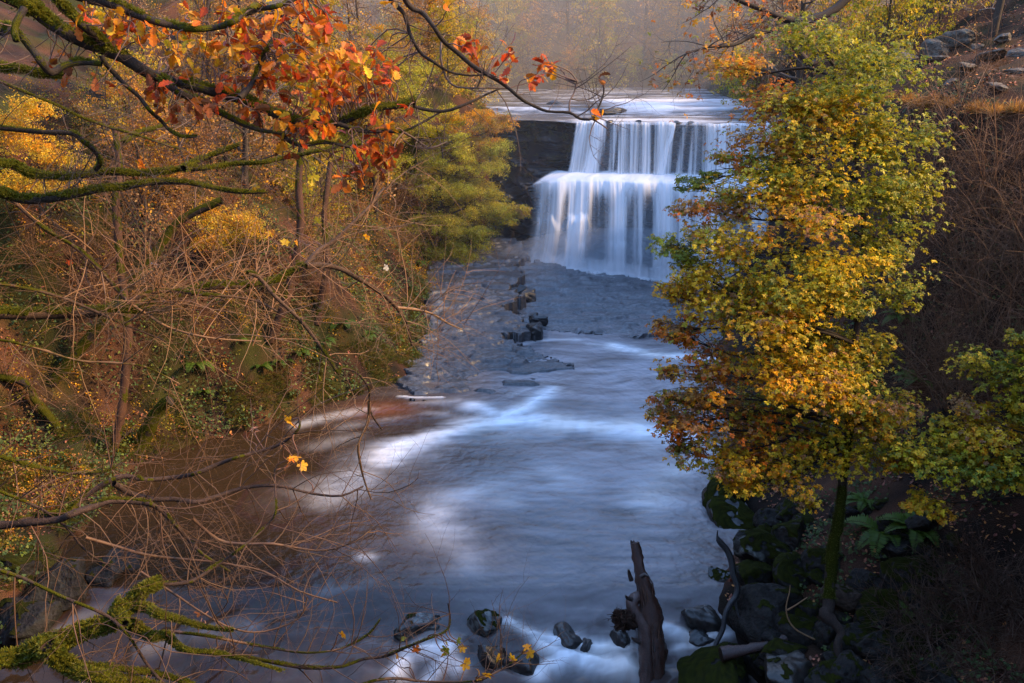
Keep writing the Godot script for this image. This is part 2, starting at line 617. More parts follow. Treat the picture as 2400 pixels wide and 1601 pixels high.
# ---------------------------------------------------------------- ground
func land() -> void:
	var xs := PackedFloat32Array()
	var zs := PackedFloat32Array()
	var x := -80.0
	while x < 75.0:
		xs.append(x)
		x += 0.42 if x > -26.0 and x < 28.0 else 2.4
	var z := 10.0
	while z > -175.0:
		zs.append(z)
		z -= 0.42 if z < -14.0 and z > -68.0 else 1.3
	var pos := PackedVector3Array()
	var col := PackedColorArray()
	var soil := Color(0.028, 0.019, 0.013)
	var red := Color(0.20, 0.085, 0.045)
	var mossy := Color(0.07, 0.075, 0.014)
	var straw := Color(0.25, 0.15, 0.06)
	for j in zs.size():
		for i in xs.size():
			var px := xs[i]
			var pz := zs[j]
			pos.append(Vector3(px, high(px, pz), pz))
			var a := nz.get_noise_2d(px * 14.0, pz * 14.0)
			var b := nz2.get_noise_2d(px * 7.0 + 50.0, pz * 7.0)
			var c := soil.lerp(red, clampf(0.45 + a * 1.6, 0.0, 1.0))
			if pz < -66.0:
				c = red.lerp(straw, clampf(0.5 + b * 1.5, 0.0, 1.0)).lerp(mossy, clampf(a * 2.0, 0.0, 0.7))
			elif px < 0.0:
				c = c.lerp(mossy, clampf(0.25 + b * 2.2, 0.0, 0.9))
			else:
				c = c.lerp(mossy, clampf(b * 1.5, 0.0, 0.5))
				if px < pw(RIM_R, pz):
					c = soil.lerp(red, clampf(0.35 + a * 1.4, 0.0, 0.9))  # slope below the rim toned darker, its gloom put into the ground colour
			var g := rr(0.8, 1.2)
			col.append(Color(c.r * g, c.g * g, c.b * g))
	var m := MB.new()
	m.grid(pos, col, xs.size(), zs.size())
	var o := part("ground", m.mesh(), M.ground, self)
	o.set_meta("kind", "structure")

# ---------------------------------------------------------------- rocks
func boulder_mesh(seed: int, box: float, rough: float, moss_share: float, base: Color, lichen: float) -> Array:
	var r := RandomNumberGenerator.new()
	r.seed = seed
	var nu := 44
	var nv := 28
	var cuts := []
	for k in 7:
		cuts.append([Vector3(r.randf_range(-1, 1), r.randf_range(-0.6, 1), r.randf_range(-1, 1)).normalized(), r.randf_range(0.55, 0.85)])
	var b := MB.new()
	var off := r.randf() * 100.0
	for j in nv + 1:
		for i in nu:
			var th := PI * j / nv
			var ph := TAU * i / nu
			var d := Vector3(sin(th) * cos(ph), cos(th), sin(th) * sin(ph))
			var p := d / pow(pow(absf(d.x), box) + pow(absf(d.y), box) + pow(absf(d.z), box), 1.0 / box)
			for c in cuts:
				var e: float = p.dot(c[0]) - c[1]
				if e > 0.0:
					p -= c[0] * e * 0.9
			p += d * rough * (nz.get_noise_3d(p.x * 45.0 + off, p.y * 45.0, p.z * 45.0) * 0.5 + nz.get_noise_3d(p.x * 140.0 + off, p.y * 140.0, p.z * 140.0) * 0.22)
			b.v.append(p)
			b.n.append(Vector3.ZERO)
			var g := 0.75 + 0.6 * nz2.get_noise_3d(p.x * 30.0 + off, p.y * 30.0, p.z * 30.0)
			var c2 := Color(base.r * g, base.g * g, base.b * g)
			if lichen > 0.0 and nz2.get_noise_3d(p.x * 38.0, p.y * 38.0 + off, p.z * 38.0) > 0.25 - lichen * 0.4:
				c2 = Color(0.17, 0.17, 0.15)
			b.c.append(c2)
	for j in nv:
		for i in nu:
			var a := j * nu + i
			var e := j * nu + (i + 1) % nu
			for tri in [[a, e, a + nu], [e, e + nu, a + nu]]:
				var n: Vector3 = (b.v[tri[2]] - b.v[tri[0]]).cross(b.v[tri[1]] - b.v[tri[0]])
				for q in tri:
					b.n[q] += n
				b.ix.append_array(PackedInt32Array(tri))
	for i in b.n.size():
		b.n[i] = b.n[i].normalized() if b.n[i].length() > 1e-9 else Vector3.UP
	if b.n[nu * 8].dot(b.v[nu * 8]) < 0.0:
		for i in b.n.size():
			b.n[i] = -b.n[i]
		for k in range(0, b.ix.size(), 3):
			var q := b.ix[k + 1]
			b.ix[k + 1] = b.ix[k + 2]
			b.ix[k + 2] = q
	var made := [b.mesh(), null]
	if moss_share > 0.0:
		var m := MB.new()
		var keep := {}
		for i in b.v.size():
			var p := b.v[i]
			if b.n[i].y * 0.75 + nz2.get_noise_3d(p.x * 28.0 + off, p.y * 28.0, p.z * 28.0) * 0.9 + nz.get_noise_3d(p.x * 160.0, p.y * 160.0 + off, p.z * 160.0) * 0.7 > 1.0 - moss_share:
				keep[i] = m.v.size()
				m.v.append(p + b.n[i] * (0.02 + 0.05 * absf(nz.get_noise_3d(p.x * 200.0, p.y * 200.0, p.z * 200.0))))
				m.n.append((b.n[i] + Vector3(r.randf_range(-1, 1), r.randf_range(-1, 1), r.randf_range(-1, 1)) * 0.25).normalized())
				var g := r.randf_range(0.6, 1.3)
				m.c.append(Color(0.06 * g, 0.065 * g, 0.010))
		for k in range(0, b.ix.size(), 3):
			if keep.has(b.ix[k]) and keep.has(b.ix[k + 1]) and keep.has(b.ix[k + 2]):
				m.ix.append_array(PackedInt32Array([keep[b.ix[k]], keep[b.ix[k + 1]], keep[b.ix[k + 2]]]))
		if m.ix.size():
			made[1] = m.mesh()
	return made

func boulder(label: String, where: Vector3, size: Vector3, seed: int, moss_share: float, group := "", box := 3.0, wet := false, base := Color(0.075, 0.07, 0.07), lichen := 0.0, called := "boulder") -> Node3D:
	var o := thing(called, label, "rock", where, group)
	var r := RandomNumberGenerator.new()
	r.seed = seed * 3 + 1
	var b := Basis.from_euler(Vector3(r.randf_range(-0.25, 0.25), r.randf_range(0, 6.2), r.randf_range(-0.25, 0.25))) if box < 5.0 else Basis(Vector3.UP, r.randf_range(-0.4, 0.4))
	var t := Transform3D(b * Basis.from_scale(size), Vector3(0, size.y * 0.35, 0))
	var m := boulder_mesh(seed, box, 0.3, moss_share, base, lichen)
	part("stone", m[0], M.wet if wet else M.rock, o, t)
	if m[1]:
		part("moss", m[1], M.moss, o, t).set_meta("kind", "stuff")
	return o

const SHELF := [[1175, 540, 3.2], [1215, 556, 2.8], [1244, 600, 2.0], [1206, 622, 1.8], [1236, 640, 1.7], [1192, 668, 1.5], [1228, 690, 1.4], [1176, 716, 1.35], [1250, 742, 1.3], [1252, 768, 1.1], [1172, 776, 0.9], [1200, 796, 0.6], [1290, 830, 0.45], [1378, 872, 0.3], [1300, 902, 0.2], [1180, 928, 0.15], [1090, 945, 0.1], [980, 945, 0.1], [930, 900, 0.3], [970, 820, 0.8], [1000, 740, 1.1], [990, 660, 1.6], [1010, 600, 2.4], [1090, 556, 3.0]]
const SLAB := [[1200, 600, 1.95], [1270, 608, 1.7], [1340, 624, 1.4], [1440, 642, 0.95], [1520, 654, 0.7], [1620, 672, 0.3], [1720, 700, 0.2], [1720, 800, 0.35], [1590, 792, 0.35], [1480, 789, 0.35], [1380, 782, 0.35], [1290, 776, 0.35], [1240, 766, 0.35], [1215, 740, 0.5], [1190, 690, 0.9]]
const SHELF_H := [[-61.0, 3.2], [-57.5, 2.05], [-52.0, 1.5], [-46.5, 1.15], [-44.0, 0.62], [-40.0, 0.3], [-36.0, 0.1]]
const SLAB_H := [[-60.0, 2.2], [-57.5, 1.75], [-46.0, 0.42], [-44.0, 0.34]]

func bed(called: String, outline: Array, profile: Array, step: float, ox: float, tone: Color, tilt: float) -> void:
	var poly := PackedVector2Array()
	var lo := Vector2(99, 99)
	var hi := Vector2(-99, -99)
	for q in outline:
		var w := on_y(q[0], q[1], q[2])
		poly.append(Vector2(w.x, w.z))
		lo = lo.min(poly[-1])
		hi = hi.max(poly[-1])
	lo -= Vector2(0.5, 0.5)
	hi += Vector2(0.5, 0.5)
	var nx := int((hi.x - lo.x) / step) + 1
	var ny := int((hi.y - lo.y) / step) + 1
	var pos := PackedVector3Array()
	var col := PackedColorArray()
	for j in ny:
		for i in nx:
			var x := lo.x + i * step
			var z := lo.y + j * step
			var jx := x + 0.45 * nz2.get_noise_2d(x * 26.0, z * 26.0 + ox)
			var jz := z + 0.45 * nz2.get_noise_2d(x * 26.0 + 90.0, z * 26.0 + ox)
			var y := pw(profile, z) - x * tilt
			if tilt == 0.0:
				var rise := clampf((-45.0 - z) / 12.5, 0.0, 1.2)
				y = 0.36 + 1.4 * rise * rise * clampf(1.0 - (x - 1.4) * 0.1, 0.0, 1.2)
			var thin := ridge.get_noise_2d(x * 5.0 + z * 2.0 + ox, z * 13.0)
			var fine := ridge.get_noise_2d(x * 16.0, z * 40.0 + ox)
			# thin beds: the surface is a flight of shallow scalloped steps
			var lay := (y + 0.2 * nz2.get_noise_2d(x * 6.0, z * 11.0 + ox)) / 0.15
			y = (floorf(lay) + smoothstep(0.7, 1.0, lay - floorf(lay))) * 0.15 + 0.06 * thin + 0.035 * fine
			var j1 := absf(fposmod(x * 0.31 + z * 0.1 + 0.6 * nz2.get_noise_2d(x * 8.0, z * 8.0), 1.0) - 0.5)
			var j2 := absf(fposmod(z * 0.27 - x * 0.11 + 0.55 * nz2.get_noise_2d(x * 8.0 + 30.0, z * 8.0), 1.0) - 0.5)
			var broken := nz2.get_noise_2d(x * 5.0 + ox, z * 5.0 + 70.0)
			var crack := maxf(0.0, 1.0 - minf(j1 / 0.03 if broken > 0.12 else 9.0, j2 / 0.03 if broken < 0.1 else 9.0))
			y -= 0.09 * crack
			if not Geometry2D.is_point_in_polygon(Vector2(jx, jz), poly):
				y = -0.9
			pos.append(Vector3(x, y, z))
			var g := 0.9 + 0.25 * thin + 0.3 * nz2.get_noise_2d(x * 10.0, z * 26.0)
			col.append(Color(tone.r * g, tone.g * g, tone.b * g))
	var m := MB.new()
	m.grid(pos, col, nx, ny)
	var o := part(called, m.mesh(), M.wet, self)
	o.set_meta("kind", "structure")

func rocks() -> void:
	bed("rock_shelf", SHELF, SHELF_H, 0.085, 0.0, Color(0.105, 0.104, 0.112), 0.03)
	bed("rock_shelf", SLAB, SLAB_H, 0.1, 300.0, Color(0.18, 0.18, 0.192), 0.0)
	# bedded cliff behind the falls: each block of each layer is a stone of its own
	var cl := Node3D.new()
	cl.name = "cliff"
	add_child(cl)
	cl.set_meta("kind", "structure")
	cl.position = Vector3(8, 0, -63)
	var kinds := []
	for k in 5:
		var g := rr(0.03, 0.05)
		kinds.append(boulder_mesh(900 + k, 7.0, 0.32, 0.75 if k < 2 else 0.0, Color(g, g * 0.98, g), 0.0))
	var y := -0.6
	while y < 9.95:
		var th := rr(0.42, 0.8)
		if y + th > 9.9:
			th = 9.98 - y
		var upper := y + th > 6.3
		var x := -6.0
		var front := -63.75 + rr(-0.25, 0.2) if upper else -60.7 + (6.3 - y) * 0.22 + rr(-0.2, 0.2)
		while x < 20.0:
			var w := rr(1.1, 3.0)
			var setback := rr(-0.25, 0.2) - (0.9 if x < 0.5 and not upper else 0.0)
			var deep := 1.5 if upper else 2.2
			var m: Array = kinds[rng.randi() % 5]
			var t := Transform3D(Basis(Vector3.UP, rr(-0.05, 0.05)) * Basis.from_scale(Vector3(w * 0.53, th * 0.56, deep)), Vector3(x + w * 0.5, y + th * 0.5, front + (x + w * 0.5 - 4.5) * 0.19 + setback - deep) - cl.position)
			part("stone", m[0], M.wet, cl, t)
			if m[1] and x < 4.0 and upper:
				part("moss", m[1], M.moss, cl, t).set_meta("kind", "stuff")
			x += w
		y += th
	# the stones of the right shore, foreground and plateau: [px, py, half width px, half height px, moss, wet, label]
	var list := [
		[1690, 1150, 62, 60, 1.0, 1, "broad moss-covered slab jutting into the pool below the oak"],
		[1730, 1205, 80, 34, 0.9, 1, "flat mossy ledge just downstream of the jutting slab"],
		[1790, 1275, 75, 46, 0.8, 0, "rounded dark boulder with pale lichen spots on the right shore"],
		[1850, 1240, 60, 36, 0.7, 0, "mossy boulder half hidden under the oak branches"],
		[1690, 1345, 40, 28, 0.8, 1, "small green boulder behind the dark upright branch"],
		[1770, 1340, 62, 40, 0.9, 0, "green mossy boulder above the leaf-strewn flat rock"],
		[1800, 1415, 92, 60, 0.35, 0, "large flat rock strewn with fallen leaves at the water"],
		[1640, 1435, 55, 36, 0.0, 1, "wet bare rock shining beside the dark upright branch"],
		[1850, 1330, 60, 40, 0.9, 0, "dark mossy boulder behind the leaf-strewn flat rock"],
		[1870, 1460, 55, 46, 0.5, 0, "dark boulder behind the curved tan twig"],
		[1680, 1560, 120, 70, 1.1, 0, "big moss-topped boulder beside the broken log"],
		[1850, 1560, 100, 44, 0.2, 1, "low wet boulder between the moss-topped boulder and oak stem"],
		[1830, 1510, 75, 34, 0.8, 0, "mossy boulder under the fallen red-brown limb"],
		[1985, 1385, 56, 48, 0.2, 0, "brown squared boulder right behind the oak stem"],
		[2055, 1500, 56, 50, 0.3, 0, "boulder capped with red leaves beside the oak stem"],
		[2085, 1405, 30, 44, 1.2, 0, "narrow upright stone wrapped in yellow-green moss"],
		[1990, 1480, 50, 46, 0.6, 0, "dark boulder behind the crook of the oak stem"],
		[2090, 1575, 60, 40, 0.4, 0, "low boulder under the bramble"],
		[1920, 1590, 60, 36, 0.4, 0, "dark boulder at the foot of the oak stem"],
		[2200, 1570, 70, 44, 0.6, 0, "mossy boulder sunk in the bramble bank"],
		[2000, 1560, 60, 40, 0.3, 0, "dark boulder between the oak stem and the bramble"],
		[1930, 1310, 50, 36, 0.7, 0, "mossy boulder at the bend of the oak stem"],
		[2130, 1330, 60, 40, 0.8, 0, "mossy boulder in the shade below the dark fern"],
	]
	var k := 0
	for s in list:
		var g := on_ground(s[0], s[1] + s[3] * 0.7)
		var d := (g - EYE).dot(fw)
		var sz := Vector3(s[2], s[3] * 1.1, s[2] * 0.8) * d / FOCAL
		var tone := Color(0.05, 0.042, 0.035) if s[6] != "brown squared boulder right behind the oak stem" else Color(0.10, 0.065, 0.045)
		boulder(s[6], g + Vector3(0, -0.1, 0), sz, 100 + k, s[4] * 0.95, "", 3.2, s[5] == 1, tone, 0.25 if k == 2 else 0.0)
		k += 1
	# the loose stones that fill the shore between them
	for q in 84:
		var px := rr(1640, 2250)
		var py := rr(1180, 1600)
		if px < 1740 and py < 1480 and py > 1200:
			continue
		var g := on_ground(px, py)
		if g.z < -45.0 or high(g.x, g.z) < -0.4:
			continue
		var sc := rr(0.18, 0.5)
		boulder("dark loose stone on the right shore", g + Vector3(0, -0.05, 0), Vector3(sc * 1.2, sc * 0.75, sc), 300 + q, 0.8 if q % 3 else 0.2, "loose stones on the right shore", 3.0, false, Color(0.04, 0.033, 0.027), 0.0, "loose_stone")
	# stones standing in the river
	list = [
		[1135, 1450, 44, 30, 0.55, 0.5, "pale lichened stone with mossy sides standing in the pool outlet"],
		[980, 1462, 58, 22, 0.4, 0.3, "low flat stone next to the pale lichened stone"],
		[1148, 1535, 38, 32, 0.1, 0.0, "tilted black stone in the rapids behind the leafy twigs"],
		[1225, 1560, 46, 34, 0.1, 0.0, "round black stone in the rapids beside white water"],
		[1330, 1490, 48, 20, 0.0, 0.0, "long dark stone at the lip of the rapids"],
		[1372, 1512, 24, 20, 0.0, 0.0, "small wet stone with water pouring over it"],
		[1455, 1500, 30, 24, 0.0, 0.0, "dark stone beside the root ball of the log"],
		[1650, 1500, 40, 20, 0.0, 0.0, "low dark stone at the foot of the upright branch"],
		[60, 1440, 90, 44, 0.4, 0.0, "big dark boulder at the water under the mossy limb"],
		[150, 1370, 80, 46, 0.3, 0.0, "squared dark boulder on the left shore behind twigs"],
		[90, 1500, 60, 30, 0.2, 0.0, "low dark boulder beside the mossy limb"],
		[250, 1345, 50, 26, 0.2, 0.0, "flat dark stone at the left shore with water beside it"],
		[290, 1310, 60, 24, 0.2, 0.0, "long low stone on the left shore"],
		[40, 1330, 60, 50, 0.8, 0.0, "mossy boulder at the foot of the left bank"],
	]
	for s in list:
		var g := on_y(s[0], s[1] + s[3] * 0.5, level(on_y(s[0], s[1], -0.2).z) - 0.1)
		var d := (g - EYE).dot(fw)
		boulder(s[6], g, Vector3(s[2], s[3] * 1.15, s[2] * 0.8) * d / FOCAL, 500 + k, s[4], "", 2.8, s[0] > 400, Color(0.045, 0.042, 0.04), s[5])
		k += 1
	# broken blocks along the ragged edge of the left shelf
	for q in 16:
		var e: Array = SHELF[2 + q % 9]
		var p := on_y(e[0] + rr(-18, 14), e[1] + rr(-6, 14), e[2] * 0.5)
		boulder("angular dark block on the shelf edge", p, Vector3(rr(0.25, 0.7), rr(0.2, 0.5), rr(0.25, 0.6)), 700 + q, 0.3 if q % 4 == 0 else 0.0, "blocks along the broken shelf edge", 6.0, true, Color(0.05, 0.048, 0.05), 0.0, "rock_block")
	boulder("rounded wet rock at the left foot of the lower fall", on_z(1262, 600, -59.3), Vector3(0.55, 0.8, 0.6), 760, 0.0, "", 3.0, true, Color(0.07, 0.065, 0.065))
	for q in [[6.62, 0.3], [11.25, 0.34], [12.05, 0.22], [8.6, 0.18]]:
		boulder("wet dark stone splitting the water on the upper lip", Vector3(q[0], 9.98, -63.3 + (q[0] - 4.5) * 0.19), Vector3(q[1], 0.2, 0.4), 770 + int(q[0] * 10), 0.0, "stones on the lip of the upper fall", 3.0, true, Color(0.06, 0.055, 0.052), 0.0, "lip_stone")
	boulder("low dark rock breaking the river surface above the falls", on_y(1305, 250, 10.5), Vector3(1.0, 0.35, 0.7), 761, 0.2, "", 3.0, true, Color(0.07, 0.065, 0.065))
	boulder("long dark ledge rock in the river above the falls", on_y(1430, 266, 10.3), Vector3(2.2, 0.3, 0.8), 762, 0.1, "", 3.0, true, Color(0.07, 0.065, 0.065))
	# pale slabs on the leafy plateau
	list = [[2115, 108, 40, 13], [2185, 112, 48, 26], [2250, 86, 46, 22], [2110, 130, 52, 9], [2195, 136, 34, 9], [2320, 132, 46, 9], [2385, 122, 30, 12], [2210, 92, 26, 14], [2290, 110, 24, 8], [2350, 88, 34, 12], [2270, 155, 30, 8], [2340, 200, 44, 8], [2230, 190, 30, 7], [2380, 165, 26, 8]]
	for s in list:
		var g := on_ground(s[0], s[1] + s[3] * 0.6)
		var d := (g - EYE).dot(fw)
		boulder("pale brown rock slab on the plateau", g, Vector3(s[2], s[3], s[2] * 0.6) * d / FOCAL, 800 + k, 0.0, "rock slabs on the leafy plateau", 4.0, false, Color(0.24, 0.19, 0.15), 0.15, "rock_slab")
		k += 1

# ---------------------------------------------------------------- water
const STROKES := [  # half width m, strength, points in the photograph on the water
	[1.3, 0.45, [760, 1150, 850, 1100, 960, 1060, 1100, 1015, 1300, 1010, 1560, 1035]],
	[1.0, 1.0, [900, 1075, 930, 1055, 1030, 1022, 1120, 996, 1180, 988, 1270, 992, 1400, 1003, 1500, 1012, 1640, 1030]],
	[0.38, 1.0, [1010, 1030, 1110, 1000, 1180, 990, 1270, 993, 1400, 1004, 1500, 1013, 1640, 1030]],
	[0.28, 1.0, [1165, 984, 1225, 960, 1270, 930, 1300, 908]],
	[0.22, 1.0, [1265, 1592, 1330, 1568, 1400, 1570, 1480, 1588]],
	[0.18, 1.0, [1200, 1480, 1245, 1502, 1300, 1518, 1370, 1526, 1480, 1532]],
	[0.6, 0.8, [1105, 952, 1140, 965, 1180, 985]],
	[0.6, 0.9, [1150, 985, 1225, 960, 1270, 930, 1300, 908]],
	[0.22, 0.4, [1195, 925, 1260, 905, 1310, 892, 1368, 876]],
	[0.3, 0.5, [1290, 912, 1345, 918]],
	[0.35, 0.4, [700, 998, 760, 980, 860, 959, 960, 946, 1080, 938]],
	[0.12, 0.9, [935, 929, 975, 933, 1040, 932]],
	[0.4, 0.35, [800, 1006, 860, 992, 960, 975, 1060, 968]],
	[0.5, 0.25, [740, 1050, 800, 1030, 870, 1010]],
	[0.8, 0.42, [1030, 1200, 1050, 1172, 1110, 1152, 1170, 1128, 1240, 1112, 1300, 1108]],
	[0.9, 0.42, [1270, 1108, 1310, 1125, 1290, 1140]],
	[0.7, 0.34, [1000, 1215, 1030, 1240, 1080, 1245]],
	[0.7, 0.3, [1010, 1240, 1060, 1280, 1110, 1325]],
	[0.7, 0.36, [1180, 1168, 1215, 1190]],
	[0.6, 0.95, [1440, 812, 1510, 826, 1580, 836, 1700, 838]],
	[0.2, 0.45, [1230, 805, 1290, 796, 1360, 797]],
	[0.2, 0.4, [1380, 806, 1440, 812]],
	[0.9, 0.5, [1500, 1190, 1570, 1130, 1630, 1085, 1690, 1040]],
	[0.3, 0.6, [850, 1306, 870, 1308]],
	[0.3, 0.95, [1195, 1478, 1245, 1500, 1300, 1516, 1370, 1524, 1480, 1530]],
	[0.45, 1.0, [1260, 1590, 1330, 1566, 1400, 1568, 1480, 1585]],
	[0.3, 0.9, [1240, 1500, 1280, 1540, 1320, 1560]],
	[0.35, 0.85, [930, 1590, 955, 1545, 1000, 1535, 1060, 1540]],
	[0.3, 0.7, [1000, 1600, 1040, 1570, 1080, 1580]],
	[0.3, 0.7, [1560, 1490, 1620, 1510, 1690, 1505]],
	[0.25, 0.6, [1590, 1530, 1660, 1528, 1730, 1490]],
	[0.3, 0.7, [1740, 1545, 1770, 1580, 1830, 1620]],
	[0.3, 0.14, [270, 1390, 350, 1375, 430, 1395, 520, 1400]],
	[0.3, 0.16, [330, 1540, 420, 1515, 520, 1490, 600, 1478]],
	[0.25, 0.12, [120, 1510, 180, 1470, 260, 1420]],
	[0.3, 0.16, [760, 1390, 840, 1372, 920, 1350]],
	[0.15, 0.7, [240, 1350, 300, 1328]],
]
const AIR := [[1360, 1150, 5.0, 0.5], [1480, 1060, 5.0, 0.5], [1420, 880, 7.0, 0.62], [1560, 940, 5.0, 0.6], [1290, 1330, 3.6, 0.34], [1480, 1290, 4.0, 0.38], [1130, 1060, 2.4, 0.22], [1560, 1200, 4.0, 0.42], [1180, 1400, 2.0, 0.14], [1140, 1230, 2.6, 0.2], [1350, 800, 6.0, 0.5], [900, 1480, 2.5, 0.12]]

func river_mesh() -> void:
	var step := 0.105
	var x0 := -19.0
	var z0 := -61.0
	var nx := int(33.5 / step)
	var ny := int(50.0 / step)
	var foam := PackedFloat32Array()
	foam.resize(nx * ny)
	for s in STROKES:
		var w: float = s[0]
		var p: Array = s[2]
		var pts := PackedVector3Array()
		for i in range(0, p.size(), 2):
			var lv := level(on_y(p[i], p[i + 1], 0.0).z)
			pts.append(on_y(p[i], p[i + 1], lv))
		pts = smooth(pts, 4)
		for i in pts.size() - 1:
			var l := pts[i].distance_to(pts[i + 1])
			var k := maxi(1, int(l / (w * 0.5)))
			for q in k:
				var c := pts[i].lerp(pts[i + 1], q / float(k))
				var reach_ := w * 2.1
				for j in range(maxi(0, int((c.z - reach_ - z0) / step)), mini(ny, int((c.z + reach_ - z0) / step) + 2)):
					for a in range(maxi(0, int((c.x - reach_ - x0) / step)), mini(nx, int((c.x + reach_ - x0) / step) + 2)):
						var dx := x0 + a * step - c.x
						var dz := z0 + j * step - c.z
						var f: float = float(s[1]) * exp(-(dx * dx + dz * dz) / (w * w))
						if f > foam[j * nx + a]:
							foam[j * nx + a] = f
	var airs := []
	for a in AIR:
		airs.append([on_y(a[0], a[1], 0.0), a[2], a[3]])
	var pos := PackedVector3Array()
	var col := PackedColorArray()
	var peat := Color(0.030, 0.017, 0.011)
	var rusty := Color(0.13, 0.045, 0.02)
	var milky := Color(0.38, 0.365, 0.39)
	var white := Color(0.82, 0.83, 0.85)
	var cream := Color(0.60, 0.47, 0.33)
	var rust_at := on_y(900, 962, 0.1)
	for j in ny:
		for i in nx:
			var x := x0 + i * step
			var z := z0 + j * step
			var wob := nz2.get_noise_2d(x * 2.0, z * 2.0) * 1.2
			var streak := nz2.get_noise_2d((x + wob) * 5.0 + z * 3.0, (z + wob * 0.5) * 15.0)
			var wide := nz2.get_noise_2d((x - z * 0.5) * 3.0 + 80.0, z * 4.0 + x)
			var a := 0.0
			for q in airs:
				var dx: float = x - q[0].x
				var dz: float = z - q[0].z
				var e: float = (dx * dx + dz * dz) / (q[1] * q[1])
				if e < 4.0:
					a = maxf(a, q[2] * exp(-e))
			var fine := nz2.get_noise_2d((x + wob * 2.0) * 6.0 + z * 4.0, (z + wob) * 60.0)
			a = clampf(a * (1.0 + 0.55 * streak + 0.5 * wide + 0.45 * fine), 0.0, 1.0)
			var f := foam[j * nx + i]
			var wisp := 0.5 + 0.9 * nz2.get_noise_2d((x + wob * 1.5) * 9.0 + z * 4.0, (z - wob) * 24.0) + 0.5 * nz2.get_noise_2d((x - wob) * 26.0, z * 60.0)
			var soft := clampf(f * (0.25 + 0.75 * f) * (0.8 + 0.45 * streak + 0.3 * wisp + 0.35 * fine) + (f * (1.0 - f)) * wide * 1.2, 0.0, 1.0)
			var c := peat.lerp(milky, a)
			var ro := exp(-(pow((x - rust_at.x) / 1.6, 2.0) + pow((z - rust_at.z) / 0.8, 2.0)))
			c = c.lerp(rusty, ro * 0.9)
			var tint := clampf(0.5 + 1.6 * nz2.get_noise_2d(x * 9.0, z * 9.0), 0.0, 1.0) * 0.4
			c = c.lerp(white.lerp(cream, tint), soft)
			col.append(c)
			var y := level(z) + soft * 0.03 + 0.02 * wide + 0.012 * streak
			if z > -22.5:
				y += 0.22 * nz2.get_noise_2d(x * 12.0, z * 12.0) * smoothstep(-22.5, -21.0, z) + soft * 0.12
			if z < -33.0 and z > -37.0:
				y += f * 0.07
			pos.append(Vector3(x, y, z))
	var m := MB.new()
	m.grid(pos, col, nx, ny)
	var o := part("river_pool", m.mesh(), M.water, self)
	o.set_meta("kind", "structure")

func water() -> void:
	river_mesh()
	# the river above the falls
	var pos := PackedVector3Array()
	var col := PackedColorArray()
	var nx := 230
	var ny := 280
	var lv := [[-100.0, 10.95], [-72.0, 10.75], [-69.4, 10.66], [-68.6, 10.34], [-65.0, 10.25], [-63.3, 10.12], [-63.0, 10.0]]
	for j in ny:
		for i in nx:
			var x := -6.0 + 28.0 * i / nx
			var z := -98.0 + (35.0 + (x - 4.5) * 0.19) * j / (ny - 1)
			var s := nz2.get_noise_2d(x * 2.5 + nz2.get_noise_2d(x * 4.0, z * 4.0) * 3.0, z * 14.0)
			var s2 := nz.get_noise_2d(x * 30.0, z * 90.0)
			var rapid := smoothstep(6.0, 9.0, x + s) * smoothstep(-79.0, -74.0, z) * (1.0 - smoothstep(-68.6, -67.8, z)) * (0.8 + 0.6 * s)
			var lip := smoothstep(-65.5, -63.2, z) * smoothstep(3.5, 5.0, x) * (0.45 + 0.9 * s)
			var f := clampf(maxf(maxf(rapid, lip), (0.2 if x > 7.0 else 0.02) + 0.9 * s + 0.5 * s2), 0.0, 1.0)
			col.append(Color(0.06, 0.055, 0.055).lerp(Color(0.64, 0.65, 0.69), f))
			pos.append(Vector3(x, pw(lv, z - maxf(0.0, (x - 4.5) * 0.19) * smoothstep(-72.0, -64.0, z)) + 0.06 * s + 0.14 * rapid * (0.5 + s), z))
	var m := MB.new()
	m.grid(pos, col, nx, ny)
	var o := part("river_water", m.mesh(), M.water, self)
	o.set_meta("kind", "structure")

# a falling sheet: for each column a path from lip to foot; thickness of the water by column and height
func curtain(parent: Node, u0: float, u1: float, cols: int, rows: int, path: Callable, dens: Callable) -> void:
	var pos := PackedVector3Array()
	var col := PackedColorArray()
	for j in rows:
		for i in cols:
			var u := lerpf(u0, u1, i / float(cols - 1))
			var v := j / float(rows - 1)
			pos.append(path.call(u, v))
			var d: float = dens.call(u, v)
			var w := rr(0.985, 1.0)
			col.append(Color(0.85 * w, 0.86 * w, 0.88 * w, clampf(d * 1.12, 0.0, 1.0)))
	var m := MB.new()
	m.grid(pos, col, cols, rows)
	world_part("curtain", m, M.fall, parent)

